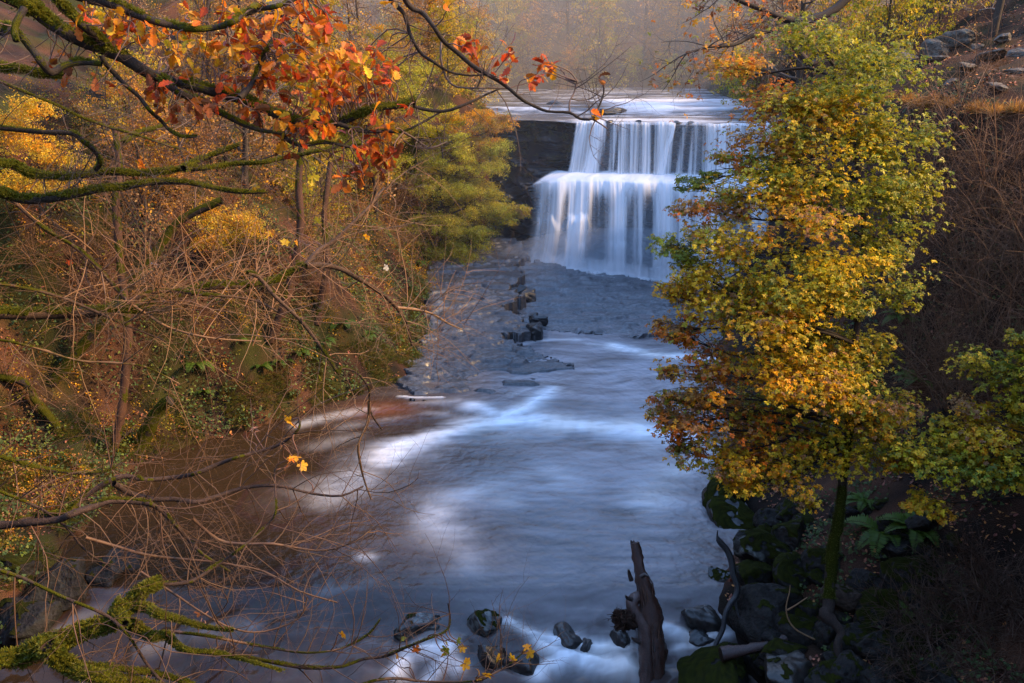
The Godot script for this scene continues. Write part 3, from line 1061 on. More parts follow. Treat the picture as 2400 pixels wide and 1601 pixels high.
func falls() -> void:
	var t := thing("waterfall", "upper tier of silky white water dropping straight off the river's lip", "waterfall", Vector3(10, 6.7, -62.5), "tiers of the waterfall")
	for lay in 3:
		var path := func(u: float, v: float) -> Vector3:
			var x := lerpf(4.35, 17.6, u)
			var arc := sqrt(v)
			var lipw := 0.12 * nz2.get_noise_2d(x * 14.0, lay * 20.0)
			var fan := -0.55 * exp(-pow((x - 4.6) / 1.2, 2.0)) * v
			return Vector3(x + fan, lerpf(10.14 + 0.1 * nz2.get_noise_2d(x * 9.0, 44.0), 6.55, v) + (0.06 * nz.get_noise_2d(x * 60.0, 0.0) if v < 0.05 else 0.0), -63.25 + (x - 4.5) * 0.19 + 0.14 * lay + arc * (0.75 + lipw) + 0.05 * nz2.get_noise_2d(x * 90.0, v * 3.0 + lay * 9.0))
		var dens := func(u: float, v: float) -> float:
			var x := lerpf(4.35, 17.6, u) + 0.1 * v * nz2.get_noise_2d(u * 300.0, v * 10.0)
			var a := nz2.get_noise_2d(x * 26.0, 7.0 + lay * 31.0 + v * 1.5)
			var b := nz2.get_noise_2d(x * 75.0, 50.0 + lay * 31.0 + v * 2.0)
			var c := nz2.get_noise_2d(x * 9.0, 90.0 + lay * 13.0)
			var e := 0.42 + 1.1 * a + 0.5 * b + 0.7 * c
			for gap in [[6.65, 0.2, 0.9], [7.35, 0.14, 0.6], [11.25, 0.3, 1.4], [12.0, 0.2, 0.9]]:
				e -= gap[2] * exp(-pow((x - gap[0] + v * 0.3) / gap[1], 2.0))
			for run in [[4.9, 0.25, 0.4, 0.3], [6.0, 0.28, 0.8, 0.45], [10.98, 0.13, 1.6, 0.9]]:
				e += run[2] * exp(-pow((x - run[0] + v * run[3]) / run[1], 2.0))
			if x > 13.0:
				e += 0.35
			e = clampf(e, 0.0, 1.0)
			e = e * sqrt(e) * (0.55 if lay == 0 else 0.8) + 0.04
			e *= smoothstep(0.0, 0.012, u) * (0.8 + 0.25 * v)
			if v > 0.88:
				e += (v - 0.88) * 2.0
			return e
		curtain(t, 0.0, 1.0, 560, 26, path, dens)
	var t2 := thing("waterfall", "lower tier of white water spreading over a stepped ledge to the slab", "waterfall", Vector3(8, 0.8, -59), "tiers of the waterfall")
	for lay in 3:
		var path := func(u: float, v: float) -> Vector3:
			var x := lerpf(1.25, 16.5, u)
			var slew := (x - 4.5) * 0.19 + 0.7 * nz2.get_noise_2d(x * 7.0, 12.0)
			var droop := 0.55 * pow(maxf(0.0, (3.6 - x) / 2.3), 2.0)
			if v < 0.16:   # the white ledge between the tiers
				var w := v / 0.16
				return Vector3(x + (1.0 - w) * 1.6 * (1.0 - u), 6.72 - 0.16 * w * w - droop * w + lay * 0.03 + 0.05 * nz2.get_noise_2d(x * 12.0, w * 20.0), lerpf(-62.9, -60.35, w) + slew)
			var w := (v - 0.16) / 0.84
			var foot := maxf(0.1, 1.45 - (x - 1.2) * 0.12)
			var out := 0.9 * sqrt(w) + 1.5 * w
			var fall_y := lerpf(6.56 - droop, foot, minf(1.0, pow(w / 0.93, 1.22)))
			var apron := maxf(0.0, w - 0.93) / 0.07 * 1.3
			# shelves that the water strikes on its way down, on the left half
			var hit := smoothstep(0.42, 0.5, w + 0.25 * nz2.get_noise_2d(x * 10.0, 4.0)) * (0.55 + 0.5 * nz2.get_noise_2d(x * 16.0, 9.0)) * (1.0 - smoothstep(0.2, 0.42, u))
			hit += 0.35 * smoothstep(0.7, 0.76, w + 0.2 * nz2.get_noise_2d(x * 14.0, 40.0)) * (0.5 + nz2.get_noise_2d(x * 20.0, 60.0))
			return Vector3(x - 0.8 * w * w * maxf(0.0, 1.0 - u * 2.5), fall_y, -60.35 + slew + apron + 0.14 * lay + out + hit * 0.55 + 0.07 * nz2.get_noise_2d(x * 50.0, w * 4.0 + lay * 9.0))
		var dens := func(u: float, v: float) -> float:
			var w := maxf(0.0, (v - 0.16) / 0.84)
			var x := lerpf(1.25, 16.5, u)
			var a := nz2.get_noise_2d(x * 15.0 + 3.0 * w * nz2.get_noise_2d(x * 4.0, 3.0), 7.0 + lay * 31.0 + w * 2.0)
			var b := nz2.get_noise_2d(x * 60.0, 50.0 + lay * 31.0 + w * 2.5)
			var c := nz2.get_noise_2d(x * 6.0, 93.0)
			if v < 0.16:
				return (0.85 + 0.5 * a) * smoothstep(0.0, 0.05, u) * smoothstep(0.0, 0.03, v)
			var e := 0.36 + 1.15 * a + 0.32 * b + 0.5 * c
			for run in [[5.0, 0.42, 1.0, 0.75], [2.2, 0.3, 0.35, 0.3], [3.1, 0.3, 0.4, 0.5], [7.4, 0.35, 0.7, 0.1], [8.5, 0.18, 0.5, 0.0], [10.1, 0.5, 1.0, -0.1], [12.5, 1.0, 0.5, 0.0]]:
				e += run[2] * exp(-pow((x - run[0] + w * run[3]) / run[1], 2.0))
			for gap in [[6.2, 0.6, 1.0], [9.2, 0.38, 0.8], [8.0, 0.2, 0.6], [3.7, 0.25, 0.6]]:
				e -= gap[2] * smoothstep(0.05, 0.35, w) * exp(-pow((x - gap[0] + w * 0.35) / gap[1], 2.0))
			e = clampf(lerpf(1.0, e, smoothstep(0.0, 0.25, w)), 0.0, 1.0)
			e = e * sqrt(e) * (0.5 if lay == 0 else 0.75) + 0.05
			e += 0.7 * smoothstep(0.8, 0.92, w)
			e *= 1.0 - smoothstep(0.95, 1.0, w + 0.05 * b)
			return e * smoothstep(0.0, 0.14 + 0.1 * a, u)
		curtain(t2, 0.0, 1.0, 520, 64, path, dens)

# ---------------------------------------------------------------- trees
var variants := {}
# a free-standing tree or shrub of a variant; its parts share meshes with the others of the variant
func variant(called: String) -> Dictionary:
	if variants.has(called):
		return variants[called]
	var s: Dictionary = {
		"bare": {h = 15.0, r = 0.2, limbs = 22, col = Color(0.17, 0.115, 0.085), leaves = [TAN, Color(0.5, 0.3, 0.1), AMBER], n = 170, low = 0.12, size = 0.45},
		"bare_tall": {h = 19.0, r = 0.26, limbs = 26, col = Color(0.10, 0.075, 0.06), leaves = [TAN, Color(0.5, 0.3, 0.1)], n = 150, low = 0.2, size = 0.5},
		"yellow": {h = 12.0, r = 0.15, limbs = 22, col = Color(0.12, 0.09, 0.06), leaves = [YELLOW, Color(0.5, 0.36, 0.05), OLIVE], n = 420, low = 0.1, size = 0.5},
		"russet": {h = 13.0, r = 0.2, limbs = 24, col = Color(0.12, 0.085, 0.06), leaves = [Color(0.45, 0.2, 0.05), TAN, AMBER], n = 420, low = 0.1, size = 0.5},
		"green": {h = 8.0, r = 0.12, limbs = 20, col = Color(0.1, 0.08, 0.05), leaves = [Color(0.42, 0.40, 0.03), OLIVE, YELLOW], n = 420, low = 0.06, size = 0.42},
	}[called]
	var b := MB.new()
	var w := MB.new()
	var H: float = s.h
	var pts := PackedVector3Array([Vector3(0, -0.4, 0)])
	var lean := rv() * Vector3(0.06, 0, 0.06)
	var p := Vector3(0, 0, 0)
	for i in 9:
		pts.append(p)
		lean += rv() * Vector3(0.05, 0, 0.05)
		p += Vector3(lean.x, 1.0, lean.z) * H / 9.0
	pts = smooth(pts, 2)
	b.tube(pts, taper(pts.size(), s.r, s.r * 0.15), 7, s.col, 0.2, nz)
	var tips := []
	for i in s.limbs:
		var t := lerpf(s.low, 0.98, pow(i / float(s.limbs), 0.9))
		var q := t * (pts.size() - 1)
		var base := pts[int(q)].lerp(pts[mini(int(q) + 1, pts.size() - 1)], q - int(q))
		var a: float = i * 2.4 + rr(-0.5, 0.5)
		var d := Vector3(cos(a), rr(0.1, 0.7), sin(a)).normalized()
		twig(w, base, d, H * rr(0.16, 0.34) * (1.15 - 0.6 * t), s.r * rr(0.28, 0.42) * (1.1 - 0.6 * t), 2, {jit = 0.22, up = 0.05, kids = 5, col = s.col, tips = tips})
	var rows := PackedFloat32Array()
	for i in s.n:
		var q: Array = tips[rng.randi() % tips.size()]
		row(rows, face_basis(Vector3.UP + rv() * 0.4, rr(0, 6), s.size * rr(0.7, 1.3)), q[0] + rv() * 0.5, vary(pick(s.leaves), 0.3))
	variants[called] = {trunk = b.mesh(), twigs = w.mesh(), rows = rows, leaf = spray[rng.randi() % 4]}
	return variants[called]
func tree(kind: String, label: String, group: String, where: Vector3, size := 1.0, called := "tree") -> void:
	var s := variant(kind)
	var o := thing(called, label, "tree", where, group)
	o.rotation.y = rr(0, TAU)
	o.scale = Vector3.ONE * size
	part("trunk", s.trunk, M.bark, o)
	part("branches", s.twigs, M.twig, o)
	if not s.has("mm"):
		var mm := MultiMesh.new()
		mm.transform_format = MultiMesh.TRANSFORM_3D
		mm.use_colors = true
		mm.mesh = s.leaf
		mm.instance_count = s.rows.size() / 16
		mm.buffer = s.rows
		s.mm = mm
	var c := MultiMeshInstance3D.new()
	c.name = "crown"
	c.multimesh = s.mm
	c.material_override = M.leaf
	c.set_meta("kind", "stuff")
	o.add_child(c, true)

func far_woods() -> void:
	var kinds := ["bare", "yellow", "russet", "bare_tall", "yellow", "bare", "russet"]
	var says := {"bare": "misty pale bare tree on far hillside", "bare_tall": "misty tall dark-stemmed tree on far hillside", "yellow": "misty yellow-leaved tree on far hillside", "russet": "misty russet-leaved tree on far hillside"}
	for i in 62:
		var x := -34.0 + (i % 21) * 4.0 + rr(-1.8, 1.8)
		var z := -95.5 - (i / 21) * 9.0 + rr(-3.5, 2.5)
		var k: String = kinds[i % 7]
		if absf(x - z * 0.085) < 6.5 and i > 20:
			continue
		tree(k, says[k], k.replace("_", " ") + " trees on the far hillside", Vector3(x, high(x, z) - 0.1, z), rr(0.75, 1.15))
	for i in 26:
		var x := -14.0 + i * 1.6 + rr(-0.7, 0.7)
		var z := -93.5 + rr(-4.0, 0.5)
		tree("green" if i % 3 else "russet", "low bush on the far waterside", "bushes along the far waterside", Vector3(x, high(x, z) - 0.2, z), rr(0.3, 0.55), "bush")
	# along the left side of the upper river
	var l := ["bare", "yellow", "russet", "bare", "bare_tall", "green"]
	for i in 20:
		var z := -65.0 - i * 1.45 + rr(-0.6, 0.6)
		var x := pw(SHORE_L, z) - rr(1.2, 11.0)
		var k: String = l[i % 6]
		tree(k, "%s tree above the falls" % ["bare twiggy", "thin yellow-leaved", "brown-leaved", "bare twiggy", "tall dark-stemmed", "small green-gold"][i % 6], "trees on the left bank above the falls, " + k, Vector3(x, high(x, z) - 0.2, z), rr(0.5, 0.8))
	# right side of the upper river and the plateau
	for q in [[1735, 215, -72.0, "green", 0.75, "rounded yellow-green tree beside the river above the falls"], [1690, 225, -84.0, "russet", 0.6, "russet bush beside the upper river"], [2080, 120, -52.0, "green", 0.95, "bright yellow-green tree at the back of the plateau"], [2200, 80, -56.0, "green", 0.9, "yellow-green tree above the plateau rocks"], [1960, 130, -60.0, "yellow", 0.8, "golden tree behind the oak's top"], [1850, 180, -66.0, "russet", 0.8, "russet tree between the oak and upper river"], [1895, 90, -54.0, "bare_tall", 1.0, "dark straight-stemmed tree behind the oak's top"], [2330, 60, -46.0, "bare_tall", 0.9, "dark bare tree at the edge of the plateau rocks"], [2010, 110, -70.0, "russet", 1.0, "tall russet tree far behind the plateau"]]:
		var p := on_z(q[0], q[1], q[2])
		p.y = high(p.x, p.z) - 0.2
		tree(q[3], q[5], "", p, q[4])

# a crown made of clumps [px, py, half width, half height, depth offset, palette]; limbs run from the stem to each
func crown(o: Node3D, stem: PackedVector3Array, clumps: Array, depth: float, per: float, leaf: Array[Mesh], size: float, palettes: Array, bark_col: Color, limb_r := 0.06, mtl := "leaf", twigs := 9) -> void:
	var limbs := MB.new()
	var fine := MB.new()
	var rows: Array[PackedFloat32Array] = []
	for m in leaf:
		rows.append(PackedFloat32Array())
	for q in clumps:
		var d: float = depth + q[4]
		var ctr := at(q[0], q[1], d)
		var rx: float = q[2] * d / FOCAL
		var ry: float = q[3] * d / FOCAL
		var best := stem[0]
		var bd := 1e9
		for s in stem:
			var e := s.distance_to(ctr - Vector3(0, rx * 0.4, 0)) + maxf(0.0, s.y - ctr.y) * 1.5
			if e < bd:
				bd = e
				best = s
		var path := reach(limbs, best, ctr - Vector3(0, ry * 0.3, 0), limb_r, limb_r * 0.3, 5, bark_col, 0.08)
		var ends := []
		for k in twigs:
			var e := ctr + Vector3(rr(-1, 1) * rx, rr(-0.8, 0.8) * ry, rr(-1, 1) * rx)
			reach(fine, path[rr(4, 9)], e, limb_r * 0.25, 0.006, 3, bark_col, 0.12)
			ends.append(e)
		var pal: Array = palettes[q[5]]
		# sub-clumps break the clump's outline
		var subs := []
		for k in int(5 + rx * 7.0):
			var a := rr(0, TAU)
			var e := sqrt(rr(0, 1))
			subs.append(ctr + Vector3(cos(a) * e * rx, rr(-0.75, 0.75) * ry, sin(a) * e * rx))
		for s in subs:
			var own: Color = pick(pal)
			var sr := minf(rx, 1.1) * rr(0.35, 0.85)
			for k in int(per * minf(sr, 0.5) * 6.0):
				var off := rv()
				while off.length() > 1.0:
					off = rv()
				var p: Vector3 = s + off * off.length() * Vector3(sr * 1.25, sr * 0.6, sr * 1.25)
				var up := Vector3.UP * 1.1 + off * 0.7 + rv() * 0.55
				var c: Color = own if rr(0, 1) < 0.6 else pick(pal)
				row(rows[k % leaf.size()], face_basis(up, rr(0, 6.28), size * rr(0.7, 1.2)), p, vary(c, 0.35))
	world_part("limbs", limbs, M.bark, o)
	world_part("twigs", fine, M.twig, o)
	for i in leaf.size():
		many("foliage", leaf[i], M[mtl], rows[i], o)

func line(p: Array, d0: float, d1: float, wob := 0.0) -> PackedVector3Array:
	var o := PackedVector3Array()
	var k := p.size() / 2
	for i in k:
		o.append(at(p[i * 2], p[i * 2 + 1], lerpf(d0, d1, i / float(k - 1)) + wob * nz.get_noise_1d(i * 40.0 + p[0])))
	return o

func right_oak() -> void:
	# stem: from the boulders, through a crook, up into the crown
	var g := on_ground(1968, 1590)
	var d := (g - EYE).dot(fw)
	var stem := line([1975, 1640, 1968, 1601, 1964, 1579, 1968, 1545, 1964, 1511, 1971, 1484, 1954, 1460, 1934, 1439, 1941, 1426, 1944, 1388, 1947, 1340, 1951, 1289, 1961, 1245, 1968, 1197, 1975, 1136, 1990, 1000, 2000, 860, 2015, 700, 2025, 560, 2015, 420, 1990, 300, 1960, 190, 1945, 90], d, d + 1.6)
	var o := thing("oak_tree", "oak with green to orange leaves rising from a crooked mossy stem", "tree", stem[0])
	var b := MB.new()
	var s := smooth(stem, 3)
	var r := PackedFloat32Array()
	for i in s.size():
		var t := i / float(s.size() - 1)
		r.append(0.115 if t < 0.28 else lerpf(0.175, 0.03, (t - 0.28) / 0.72))
	b.tube(s, r, 9, Color(0.075, 0.05, 0.038), 0.25, nz)
	world_part("trunk", b, M.bark, o)
	moss(o, s.slice(26, 48), r.slice(26, 48), 0.62, Color(0.10, 0.105, 0.012))
	var pal := [
		[GREEN, OLIVE, OLIVE, Color(0.26, 0.26, 0.02), Color(0.42, 0.37, 0.02)],            # 0 green
		[OLIVE, Color(0.5, 0.42, 0.02), YELLOW, YELLOW, GREEN, OLIVE],     # 1 yellow-green
		[YELLOW, AMBER, YELLOW, OLIVE, Color(0.55, 0.38, 0.02), TAN],                         # 2 gold
		[TAN, Color(0.42, 0.2, 0.04), ORANGE, AMBER, OLIVE, AMBER],                                  # 3 russet edge
	]
	var cl := [[1930, 95, 110, 46, 0.6, 0], [2040, 140, 110, 52, 0.2, 0], [1985, 215, 130, 48, 0, 0], [1800, 245, 80, 50, 1, 3], [1900, 262, 105, 46, 0, 2], [2110, 300, 90, 48, 0.6, 0], [1795, 325, 80, 40, 0.6, 3], [1945, 335, 120, 44, -0.4, 1], [2085, 420, 100, 46, 0.2, 0], [1860, 392, 105, 46, -0.2, 1], [1990, 452, 100, 38, 0.2, 0], [1790, 455, 95, 42, 0, 2], [1672, 490, 70, 26, 0.3, 3], [1880, 505, 110, 38, -0.6, 2], [2060, 545, 80, 44, 0.3, 0], [1705, 560, 100, 34, -0.2, 2], [1835, 602, 110, 36, -0.4, 1], [2000, 612, 120, 44, -0.8, 1], [1625, 600, 45, 44, 0.5, 0], [1900, 682, 115, 32, -0.8, 1], [2090, 690, 50, 44, 0.4, 0], [1700, 705, 105, 36, -0.2, 2], [1800, 745, 110, 44, -1.0, 2], [1595, 772, 50, 34, 0.4, 3], [1650, 835, 75, 40, 0.3, 3], [1905, 805, 80, 40, 0.8, 0], [2000, 852, 80, 42, 0.2, 0], [1870, 885, 125, 32, -0.8, 2], [1640, 925, 70, 42, 0.2, 3], [1615, 990, 65, 44, 0.2, 3], [1730, 965, 95, 40, 0.5, 3], [2050, 960, 80, 42, -0.4, 2], [1975, 925, 80, 30, -0.3, 1], [1805, 1010, 100, 40, 0.9, 3], [1705, 1075, 70, 36, 0, 2], [1900, 1085, 85, 44, -0.3, 2], [1830, 1135, 60, 30, -0.2, 2], [1760, 1095, 70, 30, 0.2, 2], [1660, 415, 20, 14, 0.8, 0], [1610, 430, 30, 18, 1.5, 0], [1560, 870, 20, 14, 0.6, 3], [1720, 160, 60, 24, 2.0, 3], [2150, 460, 45, 26, 0.8, 0], [1560, 765, 34, 20, 0.4, 3], [1570, 990, 40, 26, 0.2, 3], [1590, 690, 44, 24, 0.3, 2], [1575, 580, 40, 22, 0.6, 1], [1560, 930, 30, 18, 0.3, 3], [1600, 1050, 46, 22, 0.3, 3], [1740, 1140, 40, 20, 0, 2], [1650, 640, 60, 26, 0, 2], [1720, 380, 46, 24, 0.6, 3]]
	for k in 14:
		var t := rr(0.02, 0.95)
		var span: Vector2 = Vector2(lerpf(1800, 1700, t), lerpf(2080, 2010, t))
		cl.append([rr(span.x, span.y), lerpf(110, 1080, t), rr(60, 100), rr(34, 54), rr(-0.2, 1.6), [0, 1, 1, 2][rng.randi() % 4]])
	for q in cl:
		q[3] *= 1.05
		q[2] *= 1.08
	crown(o, s.slice(44), cl, d + 0.8, 18.0, sprig, 0.08, pal, Color(0.05, 0.036, 0.028), 0.05)
	# a second oak reaching in from the right
	var st2 := line([2620, 1500, 2600, 1300, 2560, 1150, 2500, 1020, 2480, 900, 2470, 760], d - 1.0, d)
	var o2 := thing("oak_tree", "golden oak boughs reaching in from the right over the dark bank", "tree", st2[0])
	var b2 := MB.new()
	st2 = smooth(st2, 3)
	b2.tube(st2, taper(st2.size(), 0.2, 0.08), 9, Color(0.07, 0.05, 0.04), 0.2, nz)
	world_part("trunk", b2, M.bark, o2)
	var cl2 := [[2165, 1045, 80, 36, 0, 1], [2255, 1080, 110, 44, -0.2, 1], [2345, 1120, 70, 50, 0, 1], [2180, 1180, 50, 20, 0, 2], [2335, 870, 75, 42, 0.3, 1], [2380, 955, 50, 40, 0, 1], [2280, 965, 50, 26, 0.2, 2], [2300, 1010, 80, 24, 0, 2], [2400, 810, 34, 44, 0, 1], [2395, 1040, 40, 50, 0, 2], [2120, 1080, 30, 18, 0.2, 2], [2080, 1090, 26, 16, 0.2, 3]]
	crown(o2, st2, cl2, d - 0.3, 20.0, sprig, 0.082, pal, Color(0.05, 0.036, 0.028), 0.035)

func shrub_variant(k: int, col: Color, stems: int, tall: float, lev: int, spread_: float) -> Mesh:
	var key := "shrub%d" % k
	if not variants.has(key):
		var b := MB.new()
		for i in stems:
			var a := rr(0, TAU)
			var d := Vector3(cos(a) * spread_, 1.0, sin(a) * spread_).normalized()
			twig(b, Vector3(cos(a), 0, sin(a)) * rr(0.05, 0.35), d, tall * rr(0.6, 1.15), rr(0.011, 0.022), lev, {jit = 0.13, up = -0.015, kids = 6, col = col})
		variants[key] = b.mesh()
	return variants[key]
func shrub(label: String, group: String, where: Vector3, k: int, col: Color, size := 1.0, stems := 26, tall := 3.0, lev := 1, spread_ := 0.55) -> void:
	var o := thing("bare_shrub", label, "shrub", where, group)
	part("stems", shrub_variant(k, col, stems, tall, lev, spread_), M.twig, o, Transform3D(Basis(Vector3.UP, rr(0, TAU)) * Basis.from_scale(Vector3.ONE * size), Vector3.ZERO))

func left_bank() -> void:
	var pal := [[Color(0.46, 0.45, 0.04), OLIVE, Color(0.40, 0.39, 0.03), Color(0.5, 0.4, 0.03), Color(0.56, 0.46, 0.04)], [AMBER, TAN, Color(0.45, 0.3, 0.06), OLIVE], [YELLOW, AMBER, Color(0.6, 0.42, 0.05)]]
	# the yellow-green bush beside the falls
	var g := on_ground(1050, 560)
	var d := (g - EYE).dot(fw)
	var o := thing("hazel_tree", "yellow-green leafy bush on the bank left of the lower fall", "tree", g)
	var stem := PackedVector3Array([g - Vector3(0, 0.4, 0), g + Vector3(-0.2, 1.5, 0.3), g + Vector3(-0.4, 3.5, 0.4), g + Vector3(-0.2, 5.5, 0.2), g + Vector3(-0.6, 7.5, 0.2)])
	stem = smooth(stem, 4)
	var b := MB.new()
	b.tube(stem, taper(stem.size(), 0.13, 0.03), 7, Color(0.07, 0.05, 0.04), 0.2, nz)
	world_part("trunk", b, M.bark, o)
	var cl := [[1060, 335, 70, 40, 0, 0], [1000, 400, 80, 50, 0.4, 0], [1095, 420, 60, 50, -0.3, 0], [1045, 470, 80, 46, -0.6, 0], [1060, 545, 75, 40, -0.8, 0], [1120, 520, 50, 34, -0.6, 0], [1175, 495, 46, 20, -0.8, 0], [950, 350, 70, 50, 0.8, 0], [1010, 285, 70, 36, 0.6, 0], [1110, 300, 55, 34, 0.4, 1], [930, 450, 60, 50, 0.6, 0], [1000, 560, 60, 40, -0.4, 0], [1150, 370, 40, 34, 0.2, 0], [1090, 590, 50, 24, -1, 0], [1130, 460, 50, 30, 0, 0], [1160, 290, 36, 26, 0.6, 1], [1215, 495, 16, 9, -0.8, 1]]
	for q in cl:
		q[2] *= 1.25
		q[3] *= 1.35
	crown(o, stem, cl, d - 0.5, 14.0, spray, 0.2, pal, Color(0.06, 0.045, 0.03), 0.05)
	# a second, browner one farther up the bank
	var g2 := on_ground(880, 520)
	var d2 := (g2 - EYE).dot(fw)
	var o2 := thing("hazel_tree", "olive and tan leafy bush behind the tangle of bare stems", "tree", g2)
	var st2 := smooth(PackedVector3Array([g2 - Vector3(0, 0.4, 0), g2 + Vector3(0.1, 2, 0), g2 + Vector3(-0.3, 4, 0.3), g2 + Vector3(0, 7, 0)]), 4)
	var b2 := MB.new()
	b2.tube(st2, taper(st2.size(), 0.14, 0.03), 7, Color(0.07, 0.05, 0.04), 0.2, nz)
	world_part("trunk", b2, M.bark, o2)
	crown(o2, st2, [[860, 200, 80, 50, 0, 1], [930, 160, 80, 50, 0.6, 0], [960, 240, 70, 50, 0, 0], [880, 290, 80, 46, 0, 1], [800, 250, 70, 46, 0.3, 1], [900, 100, 80, 46, 1, 1], [860, 380, 70, 40, -0.5, 0], [800, 330, 60, 40, 0, 0]], d2, 11.0, spray, 0.2, pal, Color(0.07, 0.05, 0.035), 0.05)
	# two low yellow-leaved saplings in the tangle
	for q in [[560, 640, 14.5, [[540, 520, 60, 34, 0, 2], [500, 560, 40, 24, 0, 2], [600, 530, 40, 24, 0.3, 2], [490, 500, 40, 24, 0, 2]], "yellow-leaved sapling among bare stems above the mossy limb"], [90, 560, 9.0, [[70, 250, 60, 30, 0, 2], [60, 330, 70, 36, 0.5, 2], [130, 360, 60, 30, 0, 2], [40, 420, 60, 26, 0, 2], [120, 440, 60, 18, 0.3, 2], [30, 290, 40, 30, 0.6, 2], [190, 390, 30, 20, 0.4, 2]], "beech sapling with small golden leaves behind the mossy boughs"]]:
		var gg := on_ground(q[0], q[1])
		var dd := (gg - EYE).dot(fw)
		var oo := thing("sapling", q[4], "tree", gg)
		var top := at(q[3][0][0], q[3][0][1], dd - 2.0)
		var ss := smooth(PackedVector3Array([gg - Vector3(0, 0.3, 0), gg.lerp(top, 0.4) + Vector3(0.2, 0.2, 0), top]), 5)
		var bb := MB.new()
		bb.tube(ss, taper(ss.size(), 0.05, 0.015), 5, Color(0.08, 0.05, 0.035))
		world_part("trunk", bb, M.bark, oo)
		crown(oo, ss, q[3], dd - 2.0, 7.0, spray, 0.17, pal, Color(0.07, 0.045, 0.03), 0.018)
	# stems on the bank: [label, radius px, moss, points]
	for q in [["slender copper-barked trunk standing on the left terrace", 11, 0.35, [262, 1060, 272, 1030, 285, 960, 295, 860, 300, 780, 292, 700, 282, 620, 276, 540, 270, 480, 280, 400, 270, 300]], ["dark leaning trunk on the bank behind the mossy limb", 12, 0.3, [632, 800, 645, 770, 660, 735, 678, 670, 695, 600, 705, 520, 700, 420, 715, 300]], ["thin dark trunk next to the dark leaning one", 9, 0.3, [742, 760, 749, 720, 760, 660, 766, 600, 760, 500, 775, 380]], ["short mossy stump leaning out over the left terrace", 17, 0.95, [330, 1045, 342, 1015, 358, 985, 378, 955, 398, 938]], ["bent mossy stem rising from the terrace at the far left", 10, 0.8, [140, 1010, 120, 985, 80, 935, 60, 900, 20, 888, -40, 880]], ["leaning mossy trunk crossing behind the slender copper trunk", 12, 0.9, [120, 900, 170, 840, 210, 790, 250, 740, 290, 690, 360, 600, 420, 520, 520, 470]]]:
		var p: Array = q[3]
		var base := on_ground(p[0], p[1])
		var dd := (base - EYE).dot(fw)
		var pts := smooth(line(p, dd, dd - 0.5), 3)
		var oo := thing("slender_tree" if q[1] != 17 else "mossy_stump", q[0], "tree", base)
		var r0: float = q[1] * dd / FOCAL
		var bb := MB.new()
		var rad := taper(pts.size(), r0, r0 * 0.7)
		bb.tube(pts, rad, 9, Color(0.13, 0.06, 0.035) if q[2] < 0.5 else Color(0.05, 0.035, 0.025), 0.25, nz, q[1] == 17)
		world_part("trunk", bb, M.bark, oo)
		moss(oo, pts, rad, q[2] * 0.75, Color(0.13, 0.13, 0.012))
		if q[1] != 17:
			var tw := MB.new()
			for k in 14:
				var i := rng.randi_range(pts.size() / 3, pts.size() - 2)
				twig(tw, pts[i], (rv() + Vector3(0, 0.5, 0)).normalized(), rr(1.0, 2.6), 0.018, 2, {jit = 0.2, up = 0.0, kids = 4, col = Color(0.13, 0.07, 0.045)})
			world_part("twigs", tw, M.twig, oo)
	# woods up the left bank
	var kinds := ["bare", "russet", "yellow", "bare_tall", "green", "russet"]
	var says := ["bare brown tree", "russet-leaved tree", "yellow-leaved tree", "tall dark tree", "olive-leaved tree", "russet-leaved tree"]
	for i in 30:
		var z := -26.0 - (i % 15) * 2.5 + rr(-1, 1)
		var x := pw(SHORE_L, z) - rr(6.0, 17.0) - (4.0 if z > -34.0 else 0.0)
		tree(kinds[i % 6], says[i % 6] + " on the left slope", kinds[i % 6] + " trees on the left slope", Vector3(x, high(x, z) - 0.3, z), rr(0.45, 0.75))
	# tan stems of hazel and willow all over the left slope
	for i in 30:
		var px := rr(420, 1040) if i < 20 else rr(-60, 520)
		var py := rr(480, 740) if i < 20 else rr(500, 900)
		var p := on_ground(px, py)
		if p.z < -60.0 or high(p.x, p.z) < 0.2:
			continue
		shrub("bare tan shrub on the left bank", "bare tan shrubs on the left bank", p - Vector3(0, 0.1, 0), i % 4, Color(0.16, 0.08, 0.04), rr(0.7, 1.15), 18, 3.4, 1, 0.75)

